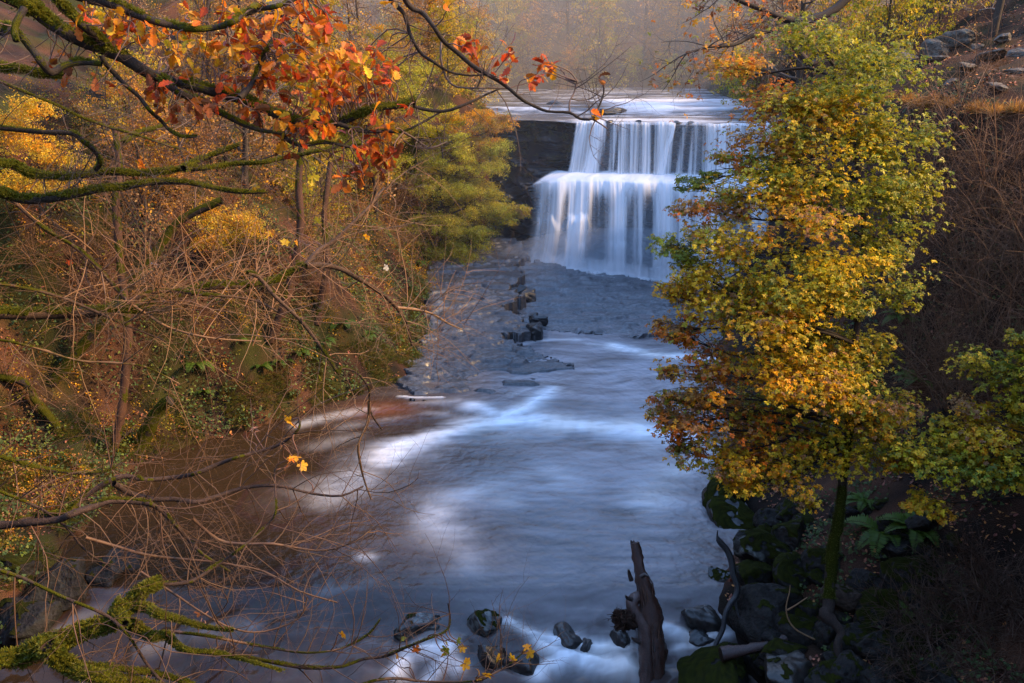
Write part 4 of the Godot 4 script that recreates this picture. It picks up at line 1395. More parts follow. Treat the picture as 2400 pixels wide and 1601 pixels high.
func right_bank() -> void:
	# broken log standing in the rapids
	var base := on_y(1525, 1600, -1.0)
	var d := (base - EYE).dot(fw)
	var o := thing("broken_log", "broken wet log with a root ball standing upright in the rapids", "log", base)
	var s := smooth(line([1530, 1660, 1530, 1600, 1532, 1540, 1530, 1490, 1526, 1450, 1518, 1410, 1510, 1370, 1500, 1330, 1493, 1300, 1487, 1272], d, d + 0.25), 9)
	var r := PackedFloat32Array()
	for i in s.size():
		var t := i / float(s.size() - 1)
		r.append(pw([[0.0, 0.32], [0.3, 0.29], [0.5, 0.24], [0.68, 0.2], [0.74, 0.15], [1.0, 0.125]], t) * (1.0 + 0.12 * sin(t * 30.0)))
	var b := MB.new()
	b.tube(s, r, 30, Color(0.12, 0.052, 0.034), 0.5, nz, true)
	world_part("trunk", b, M.wetwood, o)
	var b2 := MB.new()
	var s2 := smooth(line([1512, 1385, 1500, 1392, 1488, 1405, 1482, 1420, 1496, 1448, 1512, 1480, 1516, 1530, 1512, 1600, 1510, 1660], d + 0.3, d - 0.2), 9)
	b2.tube(s2, taper(s2.size(), 0.12, 0.24), 26, Color(0.13, 0.062, 0.045), 0.45, nz, true)
	world_part("side_stem", b2, M.wetwood, o)
	var rb := boulder_mesh(981, 2.4, 1.3, 0.0, Color(0.07, 0.032, 0.018), 0.0)
	part("root_ball", rb[0], M.bark, o, Transform3D(Basis.from_scale(Vector3(0.34, 0.3, 0.3)), at(1463, 1452, d) - base))
	var b3 := MB.new()
	for k in 34:
		twig(b3, at(rr(1450, 1485), rr(1430, 1475), d - 0.1), (Vector3(-0.8, rr(-0.8, 0.5), rr(-0.6, 0.8))).normalized(), rr(0.15, 0.4), rr(0.012, 0.03), 1, {jit = 0.5, up = -0.05, kids = 2, col = Color(0.09, 0.042, 0.022)})
	world_part("roots", b3, M.bark, o).set_meta("kind", "stuff")
	var b4 := MB.new()
	for q in [[1480, 1360, 1475, 1345, 1473, 1335], [1502, 1352, 1512, 1346, 1518, 1350], [1482, 1405, 1470, 1402, 1466, 1396], [1500, 1505, 1486, 1500, 1480, 1495]]:
		var st := line(q, d - 0.3, d - 0.4)
		b4.tube(st, taper(3, 0.07, 0.03), 7, Color(0.07, 0.04, 0.03), 0.3, nz, true)
	world_part("snags", b4, M.wetwood, o)
	var b5 := MB.new()
	for k in 130:
		var i := rng.randi_range(0, s.size() - 32)
		var a := rr(0, TAU)
		var off := Vector3(cos(a), 0, sin(a))
		var pp := PackedVector3Array()
		for j in 5:
			pp.append(s[i + j * 3] + off * r[i + j * 3] * rr(0.96, 1.1) + rv() * 0.015)
		b5.tube(pp, taper(5, rr(0.01, 0.032), 0.006), 4, pick([Color(0.12, 0.055, 0.035), Color(0.05, 0.026, 0.02), Color(0.20, 0.085, 0.04)]), 0.3, nz)
	for k in 9:
		var a := rr(0, TAU)
		b5.tube(PackedVector3Array([s[-2] + Vector3(cos(a), 0, sin(a)) * 0.08, s[-1] + Vector3(cos(a) * 0.1, rr(0.0, 0.07), sin(a) * 0.1)]), PackedFloat32Array([0.04, 0.012]), 4, Color(0.10, 0.05, 0.035))
	world_part("bark_strips", b5, M.wetwood, o).set_meta("kind", "stuff")
	# dark forked branch standing in the water
	var g := on_y(1672, 1520, -0.5)
	var dd := (g - EYE).dot(fw)
	var k2 := thing("dead_branch", "black forked dead branch standing in the water by the shore", "branch", g)
	var kb := MB.new()
	var kp := smooth(line([1672, 1525, 1682, 1501, 1695, 1473, 1699, 1443, 1712, 1415, 1726, 1395, 1728, 1371, 1719, 1347, 1714, 1313, 1702, 1286, 1683, 1264, 1682, 1243], dd, dd + 0.3), 3)
	var kr := PackedFloat32Array()
	for i in kp.size():
		var t := i / float(kp.size() - 1)
		kr.append(pw([[0.0, 0.06], [0.5, 0.085], [0.9, 0.09], [0.93, 0.03], [1.0, 0.015]], t))
	kb.tube(kp, kr, 8, Color(0.028, 0.026, 0.028), 0.2, nz)
	world_part("stem", kb, M.wetwood, k2)
	var kf := MB.new()
	for q in [[1724, 1410, 1730, 1440, 1740, 1458, 1763, 1477], [1738, 1455, 1736, 1475, 1752, 1496]]:
		var fp := smooth(line(q, dd, dd - 0.1), 3)
		kf.tube(fp, taper(fp.size(), 0.04, 0.015), 6, Color(0.03, 0.026, 0.026), 0.1, nz)
	world_part("fork", kf, M.wetwood, k2)
	# fallen limb on the stones and a curved tan twig
	var lg := on_y(1780, 1540, 0.1)
	var ld := (lg - EYE).dot(fw)
	var lo := thing("fallen_limb", "red-brown broken limb lying across the stones behind the log", "log", lg)
	var lb := MB.new()
	var lp := smooth(line([1690, 1536, 1730, 1528, 1780, 1516, 1815, 1505, 1842, 1494], ld, ld + 0.2), 8)
	lb.tube(lp, taper(lp.size(), 0.19, 0.10), 20, Color(0.085, 0.038, 0.028), 0.45, nz, true)
	world_part("trunk", lb, M.wetwood, lo)
	var tg := at(1945, 1530, ld)
	var to := thing("curved_twig", "long tan twig curving between the boulders by the oak stem", "twig", tg)
	var tb := MB.new()
	for q in [[1950, 1532, 1920, 1505, 1890, 1490, 1862, 1473, 1846, 1448, 1843, 1420, 1850, 1390, 1852, 1372], [1846, 1430, 1866, 1418, 1892, 1400]]:
		var tp := smooth(line(q, ld - 0.2, ld - 0.5), 3)
		tb.tube(tp, taper(tp.size(), 0.03, 0.012), 5, Color(0.25, 0.14, 0.07))
	world_part("stem", tb, M.twig, to)
	# dead bough over the upper river
	var bo := at(1870, 140, 44.0)
	var bt := thing("dead_bough", "snapped bough hanging in front of the plateau behind the oak", "branch", bo)
	var bb := MB.new()
	var bp := smooth(line([1845, 92, 1870, 118, 1890, 142, 1905, 150, 1922, 138, 1930, 122], 40.0, 40.0), 3)
	bb.tube(bp, taper(bp.size(), 0.16, 0.09), 7, Color(0.10, 0.065, 0.05), 0.25, nz)
	world_part("stem", bb, M.bark, bt)
	# dark bough with russet leaves reaching over the river from the plateau
	var ro := at(1990, -60, 38.0)
	var rt := thing("oak_bough", "dark spreading bough with russet leaves above the upper river", "branch", ro)
	var rbm := MB.new()
	var rp := smooth(line([2060, -90, 1960, 20, 1880, 48, 1830, 40, 1780, 20, 1730, 0, 1680, -20], 38.0, 36.0), 3)
	rbm.tube(rp, taper(rp.size(), 0.22, 0.06), 7, Color(0.06, 0.045, 0.04), 0.2, nz)
	var rp2 := smooth(line([1880, 48, 1820, 66, 1760, 85, 1720, 105, 1660, 110, 1610, 125], 37.5, 35.0), 3)
	rbm.tube(rp2, taper(rp2.size(), 0.14, 0.03), 6, Color(0.06, 0.045, 0.04), 0.2, nz)
	world_part("limb", rbm, M.bark, rt)
	var rtips := []
	var rtw := MB.new()
	for k in 34:
		var src := rp if k % 2 else rp2
		twig(rtw, src[rng.randi_range(5, src.size() - 1)], (rv() + Vector3(-0.5, -0.1, 0)).normalized(), rr(1.0, 2.4), 0.03, 2, {jit = 0.25, up = -0.02, kids = 4, col = Color(0.07, 0.05, 0.04), tips = rtips})
	world_part("twigs", rtw, M.twig, rt)
	var rrows := PackedFloat32Array()
	for q in rtips:
		if rr(0, 1) < 0.55:
			row(rrows, face_basis(Vector3.UP + rv() * 0.6, rr(0, 6), 0.15), q[0], vary(pick([RUST, TAN, ORANGE, AMBER, OLIVE]), 0.3))
	many("foliage", sprig[0], M.leaf, rrows, rt)
	# bare shrubs on the dark slope
	for i in 26:
		var p := on_ground(rr(2130, 2480), rr(280, 1000))
		shrub("thin bare shrub on the right slope", "bare shrubs on the shaded right slope", p - Vector3(0, 0.1, 0), 10 + i % 3, Color(0.16, 0.08, 0.04), rr(0.7, 1.2), 12, 3.4, 2, 0.45)
	# brambles low on the right
	for i in 16:
		var p := on_ground(rr(2120, 2420), rr(1290, 1600))
		shrub("low brown bramble tangle", "brambles on the right bank", p, 20 + i % 3, Color(0.075, 0.04, 0.024), rr(0.8, 1.3), 34, 1.1, 1, 1.4)
	for q in [[-9.5, -3.0, 1.0], [-13.0, -8.0, 1.0], [-17.0, -13.0, 0.9], [-19.0, -18.0, 0.8]]:  # unseen trees added out of view to darken the lower left
		tree("russet", "added russet-leaved shade tree on the near left bank", "added shade trees on the near left bank", Vector3(q[0], high(q[0], q[1]) - 0.2, q[1]), q[2])
	# unseen trees added on the right rim to shade the slope and boulders
	for q in [[13.5, -6.0, 1.0], [15.5, -12.0, 1.05], [17.0, -16.0, 1.0], [19.0, -9.0, 0.95], [22.0, -12.0, 1.1], [24.0, -5.0, 1.0]]:
		tree("russet", "added russet-leaved shade tree on the right rim", "added shade trees on the right rim", Vector3(q[0], high(q[0], q[1]) - 0.2, q[1]), q[2])

# ---------------------------------------------------------------- overhanging branches on the left
# each limb: depth at its two ends, radius px at its two ends, moss share, twigs per limb, points
const OAK_LIMBS := [
	[8.6, 9.6, 17, 6, 0.55, 26, [-220, -90, -90, -50, 51, 7, 78, 24, 112, 51, 146, 73, 191, 97, 232, 112, 290, 136, 327, 160, 368, 180, 426, 194, 477, 208, 521, 221, 579, 238, 630, 262, 681, 279, 722, 293, 780, 292, 834, 272, 882, 254, 943, 247, 974, 235]],
	[9.4, 9.9, 5, 2, 0.0, 8, [970, 240, 977, 252, 1038, 261, 1090, 245, 1141, 221, 1171, 208]],
	[8.2, 8.8, 12, 5, 0.4, 16, [80, -80, 160, -20, 218, 0, 266, 10, 307, 29, 358, 48, 409, 61, 453, 68, 511, 63, 545, 51, 572, 34, 613, 20, 647, 15, 688, -2, 740, -30]],
	[8.5, 8.8, 9, 9, 0.7, 4, [90, -60, 136, 0, 163, 31, 191, 58, 225, 85, 245, 106]],
	[7.8, 8.6, 13, 7, 0.4, 10, [-200, 60, -80, 70, 0, 72, 24, 68, 54, 89, 75, 116, 95, 143, 119, 170, 153, 153, 191, 146, 238, 150]],
	[8.0, 7.9, 9, 9, 0.2, 3, [56, 20, 40, 50, 34, 70, 38, 95]],
	[8.7, 9.2, 6, 3, 0.3, 10, [238, 130, 245, 146, 272, 177, 300, 204, 327, 228, 351, 259, 378, 283, 398, 306, 426, 320, 460, 320]],
	[8.9, 9.6, 8, 3, 0.4, 14, [380, 184, 409, 211, 443, 228, 477, 242, 504, 259, 531, 272, 572, 293, 613, 306, 657, 313, 681, 334, 715, 341, 763, 334, 820, 345]],
	[9.3, 10.0, 6, 2, 0.0, 10, [900, -40, 916, 0, 946, 31, 957, 68, 970, 99, 991, 129, 1018, 146, 1038, 160, 1066, 172, 1106, 177, 1141, 174]],
	[9.3, 10.4, 7, 2, 0.0, 16, [935, -40, 950, 0, 967, 20, 991, 31, 1018, 65, 1038, 95, 1072, 123, 1106, 153, 1141, 174, 1175, 194, 1202, 215, 1226, 235, 1253, 249, 1284, 261, 1335, 264, 1359, 278, 1389, 278, 1403, 252, 1415, 218, 1413, 191]],
	[9.8, 10.0, 3, 2, 0.0, 5, [1035, 95, 1033, 136, 1045, 180, 1072, 204, 1141, 206, 1192, 208]],
	[9.4, 9.8, 5, 2, 0.2, 8, [790, 290, 824, 300, 851, 308, 902, 308, 946, 308, 1004, 279, 1038, 259]],
	[9.6, 9.8, 3, 2, 0.0, 6, [946, 310, 970, 324, 994, 341, 1011, 347, 1049, 332]],
	[10.3, 10.3, 2.5, 1.5, 0.0, 4, [1335, 264, 1335, 238, 1345, 218, 1352, 190]],
	[10.3, 10.3, 2, 1.2, 0.0, 2, [1389, 279, 1410, 292, 1423, 302]],
	[8.9, 9.3, 7, 3, 0.1, 8, [560, 230, 585, 205, 610, 150, 630, 110, 655, 60, 670, 20, 690, -30]],
]
const MOSSY_LIMBS := [
	[10.0, 11.5, 9, 3, 0.8, 22, [-200, 360, -60, 380, 0, 385, 34, 388, 61, 402, 102, 412, 170, 414, 232, 405, 290, 405, 337, 407, 381, 402, 426, 397, 477, 395, 545, 385, 613, 381, 681, 368, 749, 354, 800, 341, 850, 338]],
	[9.8, 11.0, 11, 4, 0.75, 20, [-200, 420, -80, 435, 0, 453, 20, 460, 51, 468, 102, 467, 153, 460, 191, 453, 238, 443, 290, 439, 324, 433, 368, 427, 443, 429, 511, 443, 562, 450, 620, 450]],
	[9.0, 9.3, 9, 6, 1.0, 5, [-150, 150, -40, 155, 0, 157, 51, 163, 99, 172, 150, 176]],
	[9.6, 10.3, 6, 5, 0.5, 8, [-120, 290, 0, 300, 102, 310, 170, 313, 197, 334, 221, 354, 235, 381, 225, 398]],
	[10.5, 11.5, 6, 3, 0.9, 8, [290, 335, 330, 310, 370, 300, 400, 280]],
	[10.8, 11.2, 7, 4, 1.0, 6, [430, 395, 470, 375, 520, 355, 560, 340]],
	[9.8, 10.6, 3, 2, 0.6, 10, [-40, 170, 20, 200, 80, 225, 140, 250, 190, 275, 260, 300, 330, 320, 420, 350]],
]
const ARCH_LIMBS := [
	[13.0, 15.5, 14, 6, 0.7, 24, [-220, 730, -90, 738, 0, 735, 68, 737, 136, 735, 221, 732, 290, 721, 324, 728, 358, 711, 409, 694, 460, 680, 494, 670, 531, 670, 579, 670, 630, 663, 681, 640, 715, 623]],
	[15.5, 17.0, 6, 3, 0.0, 14, [715, 623, 749, 585, 783, 565, 830, 520, 870, 480, 900, 440]],
	[15.5, 18.0, 7, 2.5, 0.0, 30, [715, 623, 760, 622, 800, 631, 834, 650, 868, 670, 902, 694, 929, 721, 950, 752, 960, 786, 965, 810]],
	[17.3, 18.5, 4, 1.5, 0.0, 16, [929, 721, 970, 725, 1011, 735, 1052, 759, 1083, 772]],
	[13.4, 14.2, 5, 2, 0.1, 12, [300, 712, 340, 690, 400, 682, 470, 690, 540, 695, 600, 705, 650, 730]],
	[13.5, 14.2, 3.5, 1.8, 0.0, 10, [300, 708, 341, 735, 392, 766, 460, 786, 528, 796, 613, 800]],
	[13.0, 13.6, 5, 4, 0.3, 10, [30, 470, 102, 534, 170, 575, 221, 619, 266, 670, 300, 708]],
	[14.0, 15.5, 5, 2, 0.2, 12, [580, 640, 606, 650, 647, 697, 698, 745, 732, 786, 766, 834, 793, 875, 800, 864, 827, 868, 848, 885, 865, 912, 865, 943, 872, 973, 895, 1007]],
	[14.0, 15.0, 4, 2, 0.0, 10, [865, 940, 862, 990, 840, 1040, 845, 1090, 855, 1130, 870, 1170]],
	[13.0, 14.0, 4, 2, 0.1, 14, [-60, 790, 20, 800, 100, 820, 180, 845, 260, 850, 340, 860, 420, 900]],
	[12.5, 14.0, 5, 2, 0.3, 14, [-60, 660, 30, 670, 120, 690, 200, 720, 290, 760, 390, 800]],
]
const LOW_LIMBS := [
	[7.0, 7.8, 19, 10, 1.05, 6, [-180, 1580, -80, 1565, 0, 1552, 51, 1541, 102, 1514, 153, 1497, 204, 1477, 255, 1463, 283, 1439, 307, 1412, 341, 1381, 368, 1368]],
	[7.8, 9.0, 5, 2, 0.15, 16, [368, 1368, 409, 1369, 453, 1361, 494, 1334, 531, 1310, 562, 1286, 593, 1262, 630, 1228, 647, 1197, 645, 1153, 644, 1102]],
	[7.1, 7.3, 15, 9, 1.05, 4, [108, 1514, 136, 1545, 163, 1565, 204, 1582, 255, 1593, 324, 1602, 400, 1625]],
	[7.2, 7.6, 7, 5, 0.9, 6, [184, 1565, 238, 1562, 307, 1572, 375, 1582, 436, 1600, 500, 1630]],
	[7.5, 7.4, 11, 8, 1.05, 1, [290, 1412, 276, 1432, 280, 1446, 292, 1462]],
	[7.6, 7.4, 9, 4, 1.05, 4, [300, 1428, 325, 1422, 350, 1426, 368, 1438, 420, 1452, 480, 1470, 545, 1478]],
	[7.6, 7.5, 9, 3, 1.0, 5, [290, 1458, 315, 1466, 340, 1484, 358, 1492, 368, 1492, 392, 1490, 412, 1510, 440, 1525, 500, 1530, 545, 1540, 600, 1555, 660, 1572]],
	[7.2, 7.4, 5, 3, 0.05, 12, [-60, 1315, 0, 1337, 51, 1354, 102, 1378, 153, 1402, 204, 1422, 255, 1446, 290, 1477, 313, 1507, 341, 1552, 368, 1586, 392, 1610]],
	[8.0, 8.8, 10, 3, 0.15, 26, [-120, 1240, 0, 1231, 68, 1225, 136, 1218, 170, 1204, 221, 1187, 259, 1174, 324, 1177, 358, 1184, 385, 1204, 409, 1228, 439, 1262, 477, 1300, 540, 1340]],
	[8.3, 9.2, 8, 2.5, 0.05, 26, [40, 1225, 85, 1211, 153, 1204, 204, 1160, 259, 1126, 296, 1116, 341, 1124, 409, 1119, 460, 1109, 511, 1088, 559, 1071, 600, 1060, 660, 1040, 700, 1005, 700, 980]],
	[8.5, 9.3, 7, 2, 0.0, 26, [266, 1133, 307, 1157, 358, 1170, 409, 1170, 460, 1177, 511, 1163, 562, 1146, 613, 1139, 664, 1141, 732, 1157, 800, 1162, 850, 1140]],
	[8.6, 9.2, 4, 2, 0.0, 18, [450, 1215, 511, 1265, 570, 1275, 640, 1275, 700, 1285, 760, 1290, 830, 1270, 870, 1240]],
	[8.4, 9.2, 4, 2, 0.0, 18, [200, 1260, 270, 1280, 340, 1300, 420, 1310, 520, 1320, 620, 1340, 700, 1385, 790, 1412]],
	[8.0, 8.6, 5, 2, 0.2, 16, [-60, 1130, 20, 1160, 90, 1190, 150, 1230, 200, 1290, 260, 1330]],
	[8.2, 8.8, 5, 2, 0.5, 14, [-60, 1050, 30, 1080, 110, 1100, 200, 1110, 260, 1100, 330, 1050]],
	[9.6, 10.2, 5, 1.6, 0.1, 20, [540, 1530, 640, 1552, 720, 1565, 800, 1562, 851, 1545, 902, 1538, 953, 1517, 1004, 1497, 1045, 1480, 1055, 1453, 1050, 1415]],
	[9.8, 10.3, 4, 1.5, 0.1, 16, [780, 1640, 860, 1600, 930, 1590, 1000, 1598, 1113, 1597, 1141, 1586, 1175, 1569, 1209, 1545, 1246, 1511]],
	[9.5, 9.9, 4, 1.6, 0.2, 18, [400, 1480, 480, 1490, 560, 1505, 640, 1520, 720, 1530, 800, 1520, 860, 1490, 890, 1455]],
	[8.0, 8.4, 3, 1.6, 0.0, 12, [330, 1340, 420, 1400, 480, 1440, 550, 1475, 620, 1480, 700, 1450, 720, 1400]],
]

func limbs_of(o: Node3D, list: Array, bark_col: Color, twig_col: Color, tw_len: float, tw_r: float, up: float, kids := 5, lev := 2, tips: Array = [], dense := 0.8) -> PackedVector3Array:
	var all := PackedVector3Array()
	var tw := MB.new()
	for q in list:
		var pts := smooth(line(q[6], q[0], q[1], 0.25), 3)
		var rad := PackedFloat32Array()
		for i in pts.size():
			var t := i / float(pts.size() - 1)
			rad.append(lerpf(q[2], q[3], t) * lerpf(q[0], q[1], t) / FOCAL * rr(0.93, 1.07))
		var b := MB.new()
		b.tube(pts, rad, 9 if q[2] > 4 else 6, bark_col if q[2] > 4 else twig_col, 0.22, nz)
		var l := world_part("limb", b, M.bark if q[2] > 4 else M.twig, o)
		if q[4] > 0.0:
			moss(l, pts, rad, q[4] * 0.72)
		all.append_array(pts)
		for k in int(q[5] * dense):
			var i := rng.randi_range(pts.size() / 6, pts.size() - 2)
			var tan := (pts[i + 1] - pts[i]).normalized()
			var side := tan.cross(fw.lerp(rv(), 0.45)).normalized() * (1.0 if rr(0, 1) < 0.5 else -1.0)
			twig(tw, pts[i], (tan * rr(0.3, 1.0) + side).normalized(), tw_len * rr(0.45, 1.25), minf(tw_r, rad[i] * 0.8) * rr(0.7, 1.1), lev, {jit = 0.2, up = up, kids = kids, col = twig_col, tips = tips})
	world_part("twigs", tw, M.twig, o)
	return all

func stem_beside(o: Node3D, foot: Vector3, px: float, y0: float, y1: float, depth: float, r: float) -> void:
	var top := at(px, y1, depth)
	var mid := at(px, y0, depth)
	var b := MB.new()
	var p := smooth(PackedVector3Array([Vector3(foot.x, foot.y - 0.5, foot.z), foot.lerp(mid, 0.5) + Vector3(-0.2, 0, 0), mid, top]), 6)
	b.tube(p, taper(p.size(), r, r * 0.6), 12, Color(0.06, 0.045, 0.035), 0.2, nz)
	world_part("trunk", b, M.bark, o)

func leaves_on(o: Node3D, limbs: PackedVector3Array, zones: Array, kinds: Array[Mesh], size: float, cap: int, twig_col: Color, each := 6) -> void:
	# [px, py, half width, half height, clusters, palette, depth]
	var b := MB.new()
	var rows: Array[PackedFloat32Array] = []
	for m in kinds:
		rows.append(PackedFloat32Array())
	var n := 0
	var mats := {}
	for q in zones:
		for c in int(ceil(q[4] * (1.7 if q[4] > 2 else 1.0))):
			var tip := at(q[0] + rr(-1, 1) * q[2], q[1] + rr(-1, 1) * q[3], q[6] + rr(-0.7, 0.7))
			var best := limbs[0]
			var bd := 1e9
			for s in limbs:
				var e := s.distance_squared_to(tip)
				if e < bd and e > 0.02:
					bd = e
					best = s
			var p := reach(b, best, tip, 0.009, 0.0035, 4, twig_col, 0.14)
			var dir := (p[-1] - p[-3]).normalized()
			for k in each:
				var out := (dir * 0.5 + rv()).normalized()
				var up := (Vector3.UP * 0.8 + rv() * 0.9).normalized()
				var col := vary(pick(q[5]), 0.25)
				var sz := size * rr(0.65, 1.15)
				var side := out.cross(up).normalized()
				var nrm := side.cross(out).normalized()
				var t := Transform3D(Basis(side, nrm, out) * Basis.from_scale(Vector3.ONE * sz), p[-1] - dir * rr(0.0, 0.1) + out * 0.012)
				if n < cap:
					var key := Vector3i(int(col.r * 12), int(col.g * 20), int(col.b * 40))
					if not mats.has(key):
						var mm: StandardMaterial3D = M.leaf.duplicate()
						mm.albedo_color = col.linear_to_srgb()
						mats[key] = mm
					t.origin -= o.position
					part("leaf", kinds[n % kinds.size()], mats[key], o, t)
				else:
					row(rows[n % kinds.size()], t.basis, t.origin, col)
				n += 1
	world_part("leaf_stalks", b, M.twig, o).set_meta("kind", "stuff")
	for i in kinds.size():
		if rows[i].size():
			many("foliage", kinds[i], M.leaf, rows[i], o)

func overhang() -> void:
	var hot := [ORANGE, ORANGE, RED, AMBER, RED]
	var gold := [AMBER, YELLOW, ORANGE, AMBER]
	var dull := [RED, RUST, ORANGE, RUST]
	var foot := Vector3(-7.2, high(-7.2, -7.2), -7.2)
	var o := thing("oak_tree", "oak with dark diagonal limbs and fiery orange leaves hanging over the gorge", "tree", foot)
	stem_beside(o, foot, -300, 100, -700, 8.4, 0.3)
	var l := limbs_of(o, OAK_LIMBS, Color(0.045, 0.032, 0.026), Color(0.075, 0.045, 0.034), 0.8, 0.007, 0.02, 4)
	leaves_on(o, l, [[730, 50, 80, 50, 9, hot, 9.2], [775, 110, 60, 60, 7, gold, 9.4], [640, 90, 90, 50, 8, hot, 9.2], [690, 160, 80, 50, 7, hot, 9.4], [790, 190, 70, 50, 7, gold, 9.5], [850, 230, 60, 50, 6, hot, 9.6], [600, 30, 70, 35, 5, gold, 9.2], [520, 100, 70, 40, 5, gold, 9.0], [420, 120, 80, 35, 5, gold, 9.0], [330, 60, 70, 40, 5, hot, 8.9], [260, 60, 50, 40, 4, gold, 8.9], [190, 40, 50, 30, 3, hot, 8.8], [390, 190, 60, 35, 5, dull, 9.3], [440, 230, 70, 35, 5, dull, 9.4], [580, 190, 80, 40, 6, dull, 9.5], [660, 240, 80, 40, 6, dull, 9.5], [740, 250, 70, 40, 5, hot, 9.6], [880, 330, 40, 28, 4, hot, 9.7], [900, 380, 30, 24, 3, dull, 9.7], [835, 415, 36, 24, 4, dull, 9.7], [730, 330, 60, 30, 3, dull, 9.5], [700, 300, 60, 30, 3, gold, 9.5], [900, 170, 30, 40, 3, hot, 9.6], [1080, 92, 26, 14, 2, hot, 10.0], [1125, 118, 36, 18, 3, hot, 10.0], [1190, 118, 22, 14, 2, hot, 10.1], [1180, 145, 22, 12, 2, hot, 10.1], [1280, 160, 22, 18, 3, hot, 10.2], [1240, 180, 10, 8, 1, hot, 10.2], [1190, 180, 8, 6, 1, hot, 10.1], [930, 255, 30, 20, 2, hot, 9.7], [480, 40, 60, 30, 3, hot, 9.0], [560, 70, 60, 40, 4, hot, 9.3], [250, 105, 50, 25, 3, hot, 9.0], [820, 150, 50, 50, 4, hot, 9.5], [760, 300, 60, 30, 3, hot, 9.6]], oak_leaf, 0.13, 300, Color(0.11, 0.06, 0.045))
	leaves_on(o, l, [[930, 10, 10, 12, 1, gold, 9.5], [1045, 12, 14, 8, 1, gold, 9.8], [1405, 182, 12, 8, 1, dull, 10.4], [1412, 270, 4, 4, 1, hot, 10.4], [150, 160, 60, 30, 3, dull, 9.0], [240, 195, 40, 20, 2, dull, 9.2]], oak_leaf, 0.13, 0, Color(0.11, 0.06, 0.045), 3)
	var foot2 := Vector3(-8.6, high(-8.6, -9.0), -9.0)
	var m := thing("mossy_tree", "tree with horizontal moss-topped boughs below the orange oak leaves", "tree", foot2)
	stem_beside(m, foot2, -280, 440, 60, 9.8, 0.24)
	var lm := limbs_of(m, MOSSY_LIMBS, Color(0.05, 0.036, 0.028), Color(0.09, 0.055, 0.036), 1.2, 0.007, 0.0, 5)
	leaves_on(m, lm, [[730, 445, 16, 14, 2, [YELLOW, AMBER], 11.2], [760, 400, 30, 14, 2, [YELLOW], 11.2], [350, 390, 20, 10, 1, [ORANGE], 11.0], [580, 445, 20, 10, 1, [AMBER], 11.0], [450, 300, 20, 10, 1, [AMBER], 11.0]], maple_leaf, 0.09, 60, Color(0.1, 0.06, 0.045), 3)
	var foot3 := Vector3(-12.5, high(-12.5, -13.0), -13.0)
	var a := thing("hazel_tree", "hazel with one long arching mossy limb and a spray of tan twigs", "tree", foot3)
	stem_beside(a, foot3, -300, 730, 300, 13.0, 0.2)
	var tips := []
	var la := limbs_of(a, ARCH_LIMBS, Color(0.15, 0.085, 0.05), Color(0.22, 0.115, 0.05), 1.5, 0.011, 0.01, 4, 2, tips, 0.8)
	# upright tan shoots along the arch
	var sh := MB.new()
	for i in 90:
		var p := la[rng.randi_range(18, 150)]
		twig(sh, p + rv() * 0.15, (Vector3.UP * rr(0.3, 1.2) + rv() * 0.8 + Vector3(0.25, 0, 0)).normalized(), rr(0.8, 2.6), rr(0.008, 0.013), 1, {jit = 0.14, up = -0.03, kids = 3, col = Color(0.24, 0.12, 0.055)})
	world_part("shoots", sh, M.twig, a)
	leaves_on(a, la, [[310, 580, 10, 8, 1, [AMBER], 14.0], [365, 615, 6, 5, 1, [Color(0.4, 0.36, 0.38)], 14.0], [910, 625, 8, 8, 1, [Color(0.45, 0.4, 0.36)], 17.0], [155, 610, 10, 6, 1, [RED], 13.0], [870, 555, 10, 6, 1, [AMBER], 17.0], [700, 540, 80, 60, 4, [YELLOW, AMBER], 16.0]], maple_leaf, 0.1, 40, Color(0.2, 0.1, 0.06), 1)
	var foot4 := Vector3(-7.6, high(-7.6, -6.0), -6.0)
	var w := thing("alder_tree", "leaning alder with thick mossy boughs and bare red-brown twigs over the pool", "tree", foot4)
	stem_beside(w, foot4, -260, 1580, 1000, 7.2, 0.3)
	var lw := limbs_of(w, LOW_LIMBS, Color(0.085, 0.05, 0.038), Color(0.105, 0.055, 0.03), 1.0, 0.0072, 0.02, 3, 2, [], 0.85)
	leaves_on(w, lw, [[600, 1000, 12, 5, 1, [Color(0.7, 0.33, 0.16)], 9.0], [672, 985, 14, 8, 2, [AMBER], 9.0], [570, 1004, 8, 6, 1, [RUST], 9.0], [690, 1080, 16, 14, 4, [ORANGE, AMBER], 9.0], [474, 1447, 10, 8, 2, [RED, RUST], 8.4], [985, 1525, 10, 6, 1, [ORANGE], 10.0], [1060, 1520, 30, 10, 4, [AMBER, OLIVE, RUST], 10.0], [1180, 1540, 12, 8, 2, [AMBER], 10.1], [1235, 1520, 16, 6, 2, [AMBER], 10.2], [940, 1485, 8, 5, 1, [OLIVE], 10.0], [1140, 1585, 20, 8, 3, [AMBER, RUST], 10.0], [1090, 1552, 10, 6, 2, [AMBER], 10.0], [805, 1490, 10, 6, 1, [AMBER], 10.0], [930, 1535, 12, 6, 2, [AMBER, RUST], 10.0]], maple_leaf, 0.085, 80, Color(0.17, 0.08, 0.05), 1)

# ---------------------------------------------------------------- ferns, ivy, leaf litter, grass
func fern(label: String, group: String, where: Vector3, size: float, count: int, tint: Color) -> void:
	var o := thing("fern", label, "fern", where, group)
	var mm: StandardMaterial3D = M.leaf.duplicate()
	mm.albedo_color = tint.linear_to_srgb()
	for k in count:
		part("frond", frond[k % 3], mm, o, Transform3D(Basis(Vector3.UP, TAU * k / count + rr(-0.3, 0.3)) * Basis(Vector3.RIGHT, rr(-0.1, 0.35)) * Basis.from_scale(Vector3.ONE * size * rr(0.8, 1.15)), Vector3(rr(-0.05, 0.05), 0, rr(-0.05, 0.05))))

